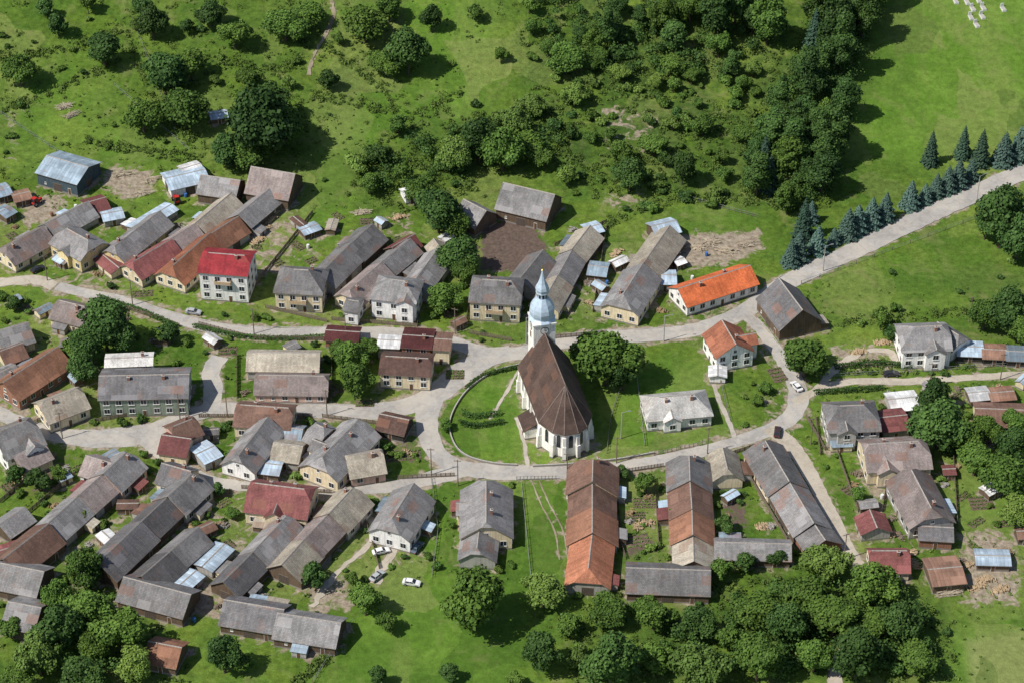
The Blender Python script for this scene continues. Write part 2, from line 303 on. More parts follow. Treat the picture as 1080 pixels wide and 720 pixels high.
road("road",[(455,418),(450,442),(456,470),(478,490),(520,497),(560,498),(620,496),(690,486),(750,473),(805,456),(833,440),(842,420),(836,398),(820,372),(800,345),(786,332)],5.2,M_road,"street curving around the churchyard",wl=WLS[2])
road("road",[(490,494),(450,505),(405,514),(350,517),(290,514),(240,510),(205,500),(175,480),(150,458)],5.0,M_road,"narrow grey lane between farmhouses",wl=[6,4.4,3.6,3.4,3.4,3.6,4.4,5.5])
road("road",[(812,450),(835,470),(855,500),(875,540),(893,575),(912,605)],3.6,M_track,"narrow pale lane between farm buildings",wl=[4.6,4.2,3.6,3.4,3.0])
road("dirt_track",[(838,424),(870,408),(905,402),(960,402),(1020,398),(1085,394)],2.6,M_track,"pale dirt track along the hedges")
road("dirt_track",[(862,412),(885,385),(915,370),(940,372),(945,385)],2.2,M_track,"dirt drive up to a white house",0.4)
road("driveway",[(222,433),(225,410),(222,392),(232,376)],4.8,M_yard,"concrete driveway beside the lane")
road("driveway",[(58,302),(40,296),(20,296),(-12,300)],4,M_track,"dusty yard entrance",0.4)
road("dirt_track",[(345,-10),(352,15),(342,40),(330,62),(326,80)],1.0,M_hill,"worn brown dirt path on the hillside",0.35)
road("dirt_track",[(880,725),(882,705),(888,690)],3,M_track,"dirt path between trees",0.3)
road("footpath",[(548,388),(536,410),(524,430),(516,442)],0.8,M_path,"narrow gravel path in the churchyard")
road("footpath",[(545,440),(552,462),(556,485),(556,494)],1.0,M_path,"gravel path from church to the street")
road("footpath",[(752,405),(760,425),(770,447),(775,462)],1.2,M_path,"path along the white house garden")
road("driveway",[(425,560),(415,580),(400,605),(395,615)],2.4,M_track,"worn grassy drive with wheel ruts",0.5)
road("dirt_track",[(560,505),(570,530),(585,560),(590,590)],0.35,M_hill,"faint wheel rut in the grass",0.12)
road("dirt_track",[(568,505),(579,530),(594,560),(599,590)],0.35,M_hill,"second faint wheel rut in grass",0.12)
road("dirt_track",[(360,520),(395,560),(350,610),(330,640)],1.5,M_track,"worn yard path between barns",0.5)
def roaddist(x,y,skip=None):
    m=1e9
    for i,(a,hw,nm_,_,_) in enumerate(ROADS):
        if i==skip: continue
        m=min(m,np.min(np.hypot(a[:,0]-x,a[:,1]-y))-hw)
    return m
kb=MB()
for ri in range(3):
    a,hw,nm_,ns,pl=ROADS[ri]; wl=WLS[ri]; n=len(pl)
    for sgn in(1,-1):
        if ri==2 and sgn==1: continue
        pr=None
        for i in range(n):
            wd=np.interp(i/(n-1),np.linspace(0,1,len(wl)),wl)/2+0.12
            q=pl[i]+ns[i]*sgn*wd
            ok=roaddist(q.x,q.y,ri)>0.1 and q.y<30 and math.sin(q.x*0.07+q.y*0.05+ri)>-0.1
            if ok and pr is not None:
                n0=ns[i]*sgn*0.09; z=H(q.x,q.y)
                v=[pr-n0,pr+n0,q+n0,q-n0]; v=[(t.x,t.y,z-0.1) for t in v]+[(t.x,t.y,z+0.13) for t in v]
                kb.add(v,[(4,5,6,7),(0,1,5,4),(2,3,7,6),(1,2,6,5),(3,0,4,7)])
            pr=q if ok else None
obj("kerb",kb.mesh("kerb",[M_conc]),kind="structure",label="pale concrete kerbs along the street")
# ---------------------------------------------------------------- windows / doors / buildings
def winmesh(w,h):
    b=MB(); b.box(-0.02,0.07,-w/2,w/2,0,h,0); t=0.1
    for y0,y1 in((-w/2+t,-0.04),(0.04,w/2-t)): b.box(0.05,0.078,y0,y1,t,h-t,1)
    b.box(-0.02,0.16,-w/2-0.08,w/2+0.08,-0.09,-0.003,0)
    return b.mesh("window",[M_frame,M_glass])
BW=(1.55,1.55); WIN={s:winmesh(*s) for s in(BW,(0.9,1.0),(0.6,0.7))}
def doormesh(w,h,m):
    b=MB(); b.box(-0.02,0.05,-w/2,w/2,0,h,0); b.box(0.03,0.07,-w/2+0.08,w/2-0.08,0.02,h-0.1,1)
    if w>2:
        for k in range(1,int(w/0.5)): b.box(0.06,0.085,-w/2+k*0.5-0.02,-w/2+k*0.5+0.02,0.05,h-0.15,0)
    return b.mesh("door",[M_wood if w>2 else M_frame,m])
DOOR=doormesh(1.0,2.05,M_door); GATE=doormesh(2.8,2.5,M_garage)
def chimmesh(hh):
    b=MB(); b.box(-0.35,0.35,-0.3,0.3,-1.0,hh,0); b.box(-0.43,0.43,-0.38,0.38,hh+0.002,hh+0.12,1); b.box(-0.2,0.2,-0.15,0.15,hh+0.123,hh+0.35,0); return b.mesh("chimney",[M_brick,M_conc])
CHIM=[chimmesh(1.1),chimmesh(0.8)]
bb=MB(); bb.box(-0.05,1.3,-2.2,2.2,-0.15,0,0); bb.box(1.22,1.3,-2.2,2.2,0.003,0.95,1); bb.box(-0.05,1.22,-2.2,-2.12,0.003,0.95,1); bb.box(-0.05,1.22,2.12,2.2,0.003,0.95,1); BALC=bb.mesh("balcony",[M_conc,plain("balcony_panel",(0.5,0.36,0.22),0.7,0.15)])
FOOT=[]
def roofmesh(L,W,wh,pitch,hA,hB,o,mat,th=0.16):
    Wo=W/2+o; zt=wh+W/2*pitch+0.06; Lx=L/2+o; kk=0.85
    tot=(hA+hB)*Wo*kk
    if tot>2*Lx-0.4: kk*=(2*Lx-0.4)/tot
    V=[];D_={}
    def vi(x,y,z):
        k=(round(x,3),round(y,3),round(z,3))
        if k not in D_: D_[k]=len(V); V.append(k)
        return D_[k]
    def end(s,h):
        x=s*Lx; ev=[vi(x,yy,zt-Wo*pitch) for yy in(-Wo,Wo)]; jk=[vi(x,yy*h,zt-Wo*h*pitch) for yy in(-Wo,Wo)]; rg=vi(s*(Lx-h*Wo*kk),0,zt); return ev,jk,rg
    eA,jA,rA=end(1,hA); eB,jB,rB=end(-1,hB)
    def dd(l):
        o_=[]
        for q in l:
            if not o_ or o_[-1]!=q: o_.append(q)
        if len(o_)>1 and o_[0]==o_[-1]: o_.pop()
        return o_
    tops=[dd([eA[0],jA[0],rA,rB,jB[0],eB[0]])[::1],dd([eB[1],jB[1],rB,rA,jA[1],eA[1]])]
    if hA>0: tops.append(dd([jA[0],jA[1],rA]))
    if hB>0: tops.append(dd([jB[1],jB[0],rB]))
    loop=dd([eA[0],jA[0],rA,jA[1],eA[1]] if hA==0 else [eA[0],jA[0],jA[1],eA[1]])+dd([eB[1],jB[1],rB,jB[0],eB[0]] if hB==0 else [eB[1],jB[1],jB[0],eB[0]])
    loop=dd(loop); n=len(V); V2=V+[(x,y,z-th) for x,y,z in V]; Fc=[];fm=[];uv=[]
    def addf(f,m):
        Fc.append(tuple(f)); fm.append(m); ps=[Vector(V2[i]) for i in f]
        nn=(ps[1]-ps[0]).cross(ps[2]-ps[0]); sl_=math.sqrt(1+pitch*pitch)
        for p in ps:
            uv.append((p.x,abs(p.y)*sl_) if abs(nn.y)>=abs(nn.x) else (p.y,abs(p.x)*sl_))
    for t in tops: addf(t,0); addf([i+n for i in t[::-1]],1)
    for i in range(len(loop)):
        a_,b_=loop[i],loop[(i+1)%len(loop)]; addf([a_,b_,b_+n,a_+n],1)
    xa,xb=V[rA][0],V[rB][0]; k=len(V2); 
    if xa-xb>0.5:
        for x in(xb,xa):
            for y,z in((-0.2,-0.2*pitch+0.02),(0,0.09),(0.2,-0.2*pitch+0.02)): V2.append((x,y,zt+z))
        for f in((k,k+3,k+4,k+1),(k+1,k+4,k+5,k+2)): addf(f,2)
    return mesh("roof",V2,Fc,[mat,M_wood,M_ridge],fm,uv=uv)
NAMES={'h':('house','house'),'f':('farmhouse','farmhouse'),'b':('barn','barn'),'s':('shed','shed'),'g':('garage','garage')}
def building(k,xa,ya,xb,yb,W,wh,roof,wall,pitch=0.72,hA=0,hB=0,ctx="in the village",win=None,chim=None,label=None,o=0.45,world=None,balc=False,cross=None):
    rh=W/2*pitch
    if world: a,b=Vector(world[0]),Vector(world[1])
    else: a=P(xa,ya,wh+rh); b=P(xb,yb,wh+rh)
    d=Vector((a.x-b.x,a.y-b.y)); L=d.length; ang=math.atan2(d.y,d.x)
    cx,cy=(a.x+b.x)/2,(a.y+b.y)/2; ca,sa=math.cos(ang),math.sin(ang)
    gz=min(H(cx+u*ca-v*sa,cy+u*sa+v*ca) for u in(-L/2,L/2) for v in(-W/2,W/2)) if cy>50 else 0.0
    gz=(gz+H(cx,cy))/2
    FOOT.append((cx,cy,ang,L/2,W/2)); nm_,cat=NAMES[k]
    kw={'h':'house','f':'long farmhouse','b':'old barn','s':'small shed','g':'garage'}[k]
    lab=label or f"{roof}-roofed {kw} with {wall} walls {ctx}"
    E=obj(nm_,None,None,(cx,cy,gz),ang,lab,cat); E.empty_display_size=2
    V=[];Fc=[]
    def end(s,h):
        jy=W/2*h; jz=wh+rh-jy*pitch-0.08; pts=[(-W/2,-1.5),(W/2,-1.5),(W/2,wh-0.05)]
        if h<1: pts+= [(jy,jz),(-jy,jz)] if h>0 else [(0,jz)]
        pts+=[(-W/2,wh-0.05)]; k0=len(V)
        for y,z in pts: V.append((s*L/2,y,z))
        ids=list(range(k0,len(V))); Fc.append(tuple(ids if s>0 else ids[::-1])); return ids
    A=end(1,hA);B=end(-1,hB)
    Fc.append((A[1],B[1],B[2],A[2])); Fc.append((A[0],A[-1],B[-1],B[0]))
    obj("wall",mesh("wall",V,Fc,[WM[wall]]),E)
    rf=obj("roof",roofmesh(L,W,wh,pitch,hA,hB,o,RM[roof]),E)
    if chim is None: chim={'h':1 if L<13 else 2,'f':1,'b':0,'s':0,'g':0}[k]
    for i in range(chim):
        x=L/2*(0.45 if k=='h' else 0.6)-i*L*0.4; y=R.choice([-1,1])*min(W*0.12,1.2); obj("chimney",CHIM[i%2],rf,(x,y,wh+rh-abs(y)*pitch+0.1))
    rows=3 if wh>=8 else 2 if wh>=5 else 1
    if balc: obj("balcony",BALC,E,(0,-W/2,wh-2.9),-math.pi/2)
    if cross:
        wx,ww,pj,sd=cross; Lw=W/2+pj; wg=obj("wing",None,E,(wx,sd*(Lw/2),0),sd*math.pi/2); wr=ww/2*pitch
        v=[(-Lw/2,-ww/2,-1.5),(-Lw/2,ww/2,-1.5),(Lw/2,-ww/2,-1.5),(Lw/2,ww/2,-1.5),(-Lw/2,-ww/2,wh-.06),(-Lw/2,ww/2,wh-.06),(Lw/2,-ww/2,wh-.06),(Lw/2,ww/2,wh-.06),(Lw/2,0,wh+wr-0.08)]
        obj("wall",mesh("wall",v,[(2,3,7,8,6),(0,2,6,4),(1,5,7,3)],[WM[wall]]),wg); obj("roof",roofmesh(Lw,ww,wh,pitch,0,0,0.35,RM[roof]),wg)
        for r in range(rows): obj("window",WIN[BW],wg,(Lw/2,0,1.1+r*2.75 if 1.1+r*2.75+1.6<wh else wh-1.75),0)
    def visible(nx_,ny_): return (nx_*sa+ny_*ca)<0.35
    if k in'hf' or win:
        for (nx_,ny_,span,dist) in((1,0,W,L/2),(-1,0,W,L/2),(0,1,L,W/2),(0,-1,L,W/2)):
            if not visible(nx_,ny_): continue
            rot=math.atan2(ny_,nx_); cnt=max(1,int((span-1.0)/2.8)); dr=cnt//2 if (ny_!=0 and cnt>1) else -1
            if nx_==-1 and k=='f': continue
            for i in range(cnt):
                t=-span/2+span*(i+0.5)/cnt
                if cross and ny_==cross[3] and abs(t-cross[0])<cross[1]/2+0.8: continue
                for r in range(rows):
                    z=0.9+r*2.75+(0.15 if wh<3.2 else 0.3)
                    if z+1.6>wh: z=wh-1.75
                    x,y=(nx_*dist,t) if nx_ else (t,ny_*dist)
                    if k=='f' and ny_ and (L/2-x)>14 and i%2: continue
                    if i==dr and r==0: obj("door",DOOR,E,(x,y,0.05),rot); continue
                    obj("window",WIN[BW] if not(k=='f' and ny_ and (L/2-x)>12) else WIN[(0.9,1.0)],E,(x,y,z),rot)
            hh=hA if nx_==1 else hB
            if nx_ and rh>2.6 and hh<0.6: obj("window",WIN[(0.9,1.0)],E,(nx_*dist,0,wh+0.35),rot)
    else:
        for (nx_,ny_,span,dist) in((1,0,W,L/2),(-1,0,W,L/2),(0,1,L,W/2),(0,-1,L,W/2)):
            if not visible(nx_,ny_): continue
            rot=math.atan2(ny_,nx_)
            if k in'bg' and span>5 and wh>=2.6:
                obj("door",GATE,E,(nx_*dist,ny_*dist,0.05) ,rot)
                if ny_ and span>12: obj("door",DOOR,E,(span*0.3,ny_*dist,0.05),rot); obj("window",WIN[(0.6,0.7)],E,(-span*0.3,ny_*dist,1.3),rot)
            elif ny_: obj("door",DOOR,E,(0,ny_*dist,0.02),rot,scale=(1,1,min(1,(wh-0.2)/2.1)))
    return E
B=building
U="above the village street"; LW="beside the lower lane"; RT="by the farm track"; HS="on the hillside"; FR="near the orchard"
# upper left
B('b',92,176,50,163,12,4.5,'blue grey','blue-grey',0.35,ctx=HS)
B('s',238,117,222,120,4,2.2,'pale blue','wooden',0.3,ctx=HS)
B('b',215,178,175,188,9,3,'pale blue','white',0.25,ctx=U)
B('s',210,172,192,178,6,2.6,'white','white',0.3,ctx=U)
B('b',252,190,213,184,9,3.6,'grey','wooden',0.7,ctx=U)
B('b',310,183,266,175,12,4,'pinkish grey','wooden',0.8,ctx=HS)
B('f',3,262,45,238,9,3,'pinkish grey','cream',ctx=U,hA=0.4); B('b',48,236,92,212,8.4,2.6,'grey','grey',ctx=U); B('s',110,208,90,214,8,2.4,'faded red','grey',0.4,ctx=U)
B('h',98,256,66,238,10,4.6,'grey','yellow',0.6,0.5,0.5,ctx=U,cross=(0,4,1,-1)); B('f',118,262,168,222,8.6,3.2,'grey','yellow',0.7,0.4,ctx=U); B('b',140,240,180,215,5,2.4,'pale blue','grey',0.25,ctx=U)
B('s',108,268,125,282,5,2.4,'faded red','cream',0.3,ctx=U)
B('f',137,278,180,252,8.6,3.3,'faded red','cream',0.7,0.4,ctx=U); B('b',181,251,205,236,8,3,'pinkish grey','grey',0.7,ctx=U); B('b',207,235,243,203,7.6,2.8,'beige','grey',ctx=U)
B('f',178,284,220,246,9.6,3.2,'terracotta','cream',0.7,0.5,ctx=U); B('b',222,246,250,228,9,3.0,'rust brown','grey',0.7,ctx=U); B('b',252,226,283,199,8,3,'grey','wooden',ctx=U)
B('h',264,270,214,266,11,9.4,'red','white',0.45,0.4,0.4,ctx=U,balc=True,label="tall white three storey house with a dark red roof")
B('h',342,286,293,283,11.5,6.4,'grey','cream',0.6,0.9,0.9,ctx=U,balc=True,label="cream house with grey hipped roof beside the street"); B('b',338,288,366,260,9,3.6,'grey','grey',0.7,ctx=U); B('b',367,259,392,236,9.6,3.2,'grey','wooden',0.7,ctx=U)
B('f',366,308,402,277,8.5,3.4,'pinkish grey','cream',0.7,0.4,ctx=U); B('b',403,276,432,252,8,3.0,'grey','wooden',0.7,ctx=U); B('b',414,260,436,247,6,2.6,'faded red','wooden',ctx=U)
B('h',442,298,396,293,10.5,6.6,'grey','white',0.55,0.9,0.9,ctx=U,cross=(3.2,4.5,1.2,-1),label="white two storey house with grey hipped roof"); B('s',380,318,366,316,6,4.8,'grey','white',0.4,0.3,0.3,ctx=U,win=1); B('b',436,298,462,262,8,3.2,'grey','grey',0.7,ctx=U); B('s',465,262,458,252,5,2.4,'beige','wooden',ctx=U)
B('h',550,297,498,294,11.5,6.4,'grey','cream',0.55,0.6,0.6,ctx=U,balc=True,label="cream two storey house with grey hipped roof"); B('b',548,294,572,264,9,3.2,'grey','grey',0.7,ctx=U)
B('f',574,316,588,291,8,3.2,'beige','cream',0.7,0.3,ctx=U); B('b',589,290,603,264,7.6,2.9,'grey','wooden',0.7,ctx=U); B('b',604,262,622,238,8,3,'beige','wooden',0.7,ctx=U)
B('s',640,282,622,280,6,2.4,'blue grey','wooden',0.25,ctx=U); B('s',632,236,618,240,5,2.4,'pale blue','wooden',0.25,ctx=U)
B('f',654,316,678,278,10.5,3.8,'grey','cream',0.7,0.6,ctx=U); B('b',680,276,706,238,9.5,3.2,'beige','wooden',0.7,ctx=U)
B('s',712,232,688,238,7,3.6,'pale blue','wooden',0.4,ctx=U); B('s',712,290,690,290,6,2.5,'pale blue','grey',0.25,ctx=U); B('s',720,272,712,275,3,2,'white','wooden',0.3,ctx=U)
B('h',716,304,790,280,9.5,3.6,'orange','white',0.6,ctx=U,label="white bungalow with a bright orange tiled roof")
B('b',846,326,822,294,12,4,'dark grey','wooden',0.85,ctx="beside the road bend",label="dark grey steep-roofed wooden barn beside the road bend")
B('h',776,362,762,338,10,5.2,'burnt orange','white',0.7,ctx="at the road fork",cross=(0,4.5,2.2,1),label="white house with weathered orange roof at the fork")
B('s',757,385,757,395,4,2.4,'white','white',0.25,ctx="at the road fork")
B('b',584,205,532,192,12,4,'grey','wooden',0.8,ctx=HS); B('b',512,222,490,210,9,3.4,'grey','wooden',0.75,ctx=HS)
B('s',438,199,425,202,4.5,2.4,'white','white',0.3,ctx=HS); B('s',334,236,318,242,4,2.2,'pale blue','wooden',0.2,ctx=U)
B('s',10,218,0,224,5,2.5,'blue grey','wooden',0.25,ctx=U); B('s',8,196,-5,200,6,2.5,'blue grey','wooden',0.25,ctx=U); B('s',30,202,14,206,5,2.4,'rusty','wooden',0.25,ctx=U)
B('s',128,222,108,226,5,2.4,'pale blue','grey',0.25,ctx=U)
# middle left
B('h',92,324,60,316,8.5,3.2,'pinkish grey','cream',0.7,0.3,0.3,ctx=LW)
B('b',28,340,-4,350,9,3.2,'grey','cream',0.7,ctx=LW); B('s',22,362,0,370,7,2.6,'brown','cream',0.6,ctx=LW)
B('f',4,402,60,366,10,3.4,'rust brown','brick',0.7,ctx=LW)
B('h',42,424,84,408,9.5,3.6,'beige','cream',0.7,0.3,0.3,ctx=LW); B('s',15,385,-5,395,6,2.4,'grey','grey',0.4,ctx=LW)
B('h',198,394,106,396,12,6,'dark grey','grey-green',0.45,ctx=LW,label="large grey-green walled house with long dark grey roof")
B('s',160,376,112,378,5,6,'pale grey','white',0.25,ctx=LW,chim=1)
B('b',336,372,262,371,8.5,3.2,'beige','grey',0.6,ctx=LW); B('f',345,396,270,395,8.5,3,'pinkish grey','pink',0.65,0.3,0.3,ctx=LW)
B('s',378,350,345,348,6,2.8,'dark red','brick',0.3,ctx=LW)
B('h',455,378,403,375,9,5,'chocolate','cream',0.45,0.3,0.3,ctx=LW); B('h',456,355,426,353,8,5.2,'dark red','brick',0.2,ctx=LW,win=1); B('s',475,358,458,357,7,5,'brown','cream',0.2,ctx=LW); B('s',421,359,400,358,5,4,'white','grey',0.2,ctx=LW)
B('h',34,440,-6,456,12,5.2,'grey','white',0.7,0.4,0.4,ctx=LW,cross=(2,4.5,1.2,-1)); B('s',45,466,15,480,8,3,'pinkish grey','cream',0.6,ctx=LW)
B('h',205,440,180,450,8,4.4,'brown','pink',0.6,0.3,0.3,ctx=LW); B('s',200,462,172,458,8,3.4,'faded red','cream',0.6,ctx=LW); B('s',225,470,208,478,7,2.8,'pale blue','grey',0.2,ctx=LW)
B('h',308,430,250,426,9.5,4.2,'brown','cream',0.6,0.3,0.3,ctx=LW); B('f',250,482,282,440,9,3.6,'grey','white',0.75,0.3,ctx=LW)
B('s',296,490,270,487,6,2.4,'pale blue','wooden',0.2,ctx=LW); B('s',318,470,290,466,8,2.8,'beige','grey',0.5,ctx=LW); B('s',318,452,300,450,6,2.8,'blue grey','grey',0.5,ctx=LW)
B('h',335,486,380,440,11,4.2,'grey','cream',0.7,0.5,0.3,ctx=LW,cross=(1,4.5,1.5,-1)); B('h',402,474,366,480,9,3.2,'beige','pink',0.75,0.2,0.2,ctx=LW); B('s',430,442,402,436,7,2.8,'chocolate','dark',0.6,ctx=LW)
B('h',345,452,330,445,8,3.8,'grey','pink',0.7,0.4,0.4,ctx=LW)
# lower left
B('f',136,474,110,498,9.6,3.6,'grey','pink',0.75,0.4,ctx=LW); B('b',109,499,84,521,8.8,3.2,'pinkish grey','grey',0.75,ctx=LW); B('b',82,523,52,550,9,3.0,'grey','grey',0.7,ctx=LW); B('b',50,552,4,588,9.8,3.2,'brown','wooden',0.7,ctx=LW)
B('h',118,488,92,480,8,3.4,'pinkish grey','white',0.7,ctx=LW)
B('f',206,496,178,522,9.6,3.6,'grey','grey',0.75,0.4,ctx=LW); B('b',177,523,150,548,8.8,3.2,'dark grey','wooden',0.75,ctx=LW); B('b',148,550,104,592,9.8,3.2,'dark grey','wooden',0.7,ctx=LW); B('h',200,496,172,488,8,3.8,'dark grey','cream',0.7,ctx=LW)
B('b',208,556,180,580,8.4,3.2,'grey','wooden',0.7,ctx=LW); B('b',179,581,150,606,9,3.0,'dark grey','wooden',0.7,ctx=LW); B('s',236,574,214,596,5,2.5,'pale blue','grey',0.2,ctx=LW); B('s',206,602,190,616,4.5,2.4,'pale blue','grey',0.2,ctx=LW)
B('b',200,626,132,608,9.4,3.2,'grey','wooden',0.65,ctx=LW)
B('s',25,535,0,552,7,2.8,'grey','wooden',0.6,ctx=LW); B('b',45,602,-5,592,10,3.2,'grey','wooden',0.65,ctx=FR); B('b',42,640,10,634,10,3,'grey','wooden',0.6,ctx=FR); B('s',40,568,0,580,6,2.5,'faded red','wooden',0.4,ctx=FR)
B('h',328,516,264,508,11.5,4.4,'faded red','cream',0.7,0.4,0.3,ctx=LW,cross=(0,4.5,1.2,-1),label="house with large dull red roof and cream walls")
B('f',304,542,268,580,8.4,3.2,'grey','grey',0.75,0.3,ctx=LW); B('b',266,582,236,612,8,3,'dark grey','wooden',0.75,ctx=LW)
B('f',374,512,348,540,9.8,3.4,'beige','grey',0.75,0.3,ctx=LW); B('b',347,541,322,567,9,3.1,'pinkish grey','wooden',0.75,ctx=LW); B('b',321,568,298,594,9.6,2.9,'beige','wooden',0.7,ctx=LW)
B('b',298,642,238,632,9.5,3,'dark grey','wooden',0.65,ctx=FR); B('b',358,656,294,646,9.5,3,'grey','wooden',0.65,ctx=FR)
B('s',190,682,158,676,8,2.8,'rust brown','wooden',0.6,ctx=FR)
# lower middle
B('f',410,552,436,510,10.5,4,'grey','white',0.72,0.5,ctx=LW)
B('h',513,552,513,503,12,4,'grey','cream',0.7,0.2,0.3,ctx=LW,cross=(-2,4.5,1,-1)); B('s',503,580,506,556,8.5,3,'grey','grey',0.7,0.3,ctx=LW)
B('f',626,478,625,506,12,3.6,'brown','cream',0.75,0.5,ctx=LW,label="brown-roofed farmhouse end facing the churchyard street"); B('b',625,508,625,534,11,3.2,'brown','grey',0.72,ctx=LW); B('b',625,535,625,560,11.6,3.0,'rust brown','grey',0.72,ctx=LW); B('b',625,562,620,606,10,3,'terracotta','grey',0.7,hB=0.6,ctx=LW)
B('f',727,476,728,505,10.5,3.4,'grey','cream',0.72,0.4,ctx=LW); B('b',728,507,730,535,10,3.2,'brown','grey',0.7,ctx=LW); B('b',730,536,731,562,10,2.9,'rust brown','grey',0.7,ctx=LW); B('s',731,564,732,590,9,2.8,'beige','wooden',0.6,ctx=LW)
B('s',768,496,762,470,7.5,3,'beige','cream',0.8,0.3,0.3,ctx=LW)
B('f',806,462,832,506,10,3.2,'grey','cream',0.7,0.3,ctx=LW); B('b',833,508,858,550,9.4,3,'grey','wooden',0.68,ctx=LW); B('s',859,552,870,568,9,2.8,'grey','brick',0.6,ctx=LW)
B('b',748,601,662,598,10,3,'grey','wooden',0.6,ctx=FR); B('b',833,573,755,571,7,2.6,'grey','wooden',0.55,ctx=FR)
B('h',747,414,680,420,10,3.8,'pale grey','white',0.6,0.9,0.9,ctx="beside the churchyard",cross=(-2,4.2,1.2,-1),label="low white house with pale grey roof beside the churchyard")
# right
B('h',1000,343,950,345,11.5,5.8,'grey','white',0.6,0.4,0.8,ctx=RT,cross=(2,5,1.5,-1),label="white two storey house with grey hipped roof"); B('g',1015,356,990,340,7,4,'grey','white',0.7,0.5,ctx=RT)
B('s',1036,366,1010,365,6,2.5,'pale blue','dark',0.2,ctx=RT); B('s',1060,369,1037,368,6,2.4,'rusty','dark',0.2,ctx=RT); B('s',1085,371,1062,370,6,2.4,'blue grey','dark',0.2,ctx=RT)
B('h',925,426,872,428,11.5,5.4,'grey','grey',0.6,0.7,0.7,ctx=RT,cross=(-2,4.5,1.2,-1)); B('s',955,437,928,440,8,3,'faded red','grey',0.3,ctx=RT); B('s',967,418,938,421,7,2.6,'white','grey',0.25,ctx=RT)
B('h',978,464,912,468,12,4.6,'pinkish grey','cream',0.6,0.5,0.3,ctx=RT,cross=(-3,5,1.2,-1)); B('f',985,540,960,492,11,3.8,'pinkish grey','grey',0.7,0.4,0.3,ctx=RT); B('s',1004,556,970,554,7,3,'dark grey','brick',0.3,ctx=RT)
B('s',925,555,918,538,7,2.6,'faded red','grey',0.5,ctx=RT); B('h',958,580,918,580,8,3,'faded red','cream',0.75,0.2,0.2,ctx=RT)
B('s',1013,597,980,600,9,2.8,'rusty','wooden',0.2,ctx=FR); B('s',1064,586,1030,585,5,2.2,'pale blue','wooden',0.2,ctx=FR); B('s',1042,412,1022,414,5,2.2,'white','wooden',0.2,ctx=RT); B('s',1068,412,1044,414,5,2.2,'rusty','wooden',0.2,ctx=RT)
B('b',1085,432,1030,430,9,3,'brown','cream',0.4,ctx=RT); B('s',1040,450,1015,452,6,2.4,'grey','wooden',0.4,ctx=RT)
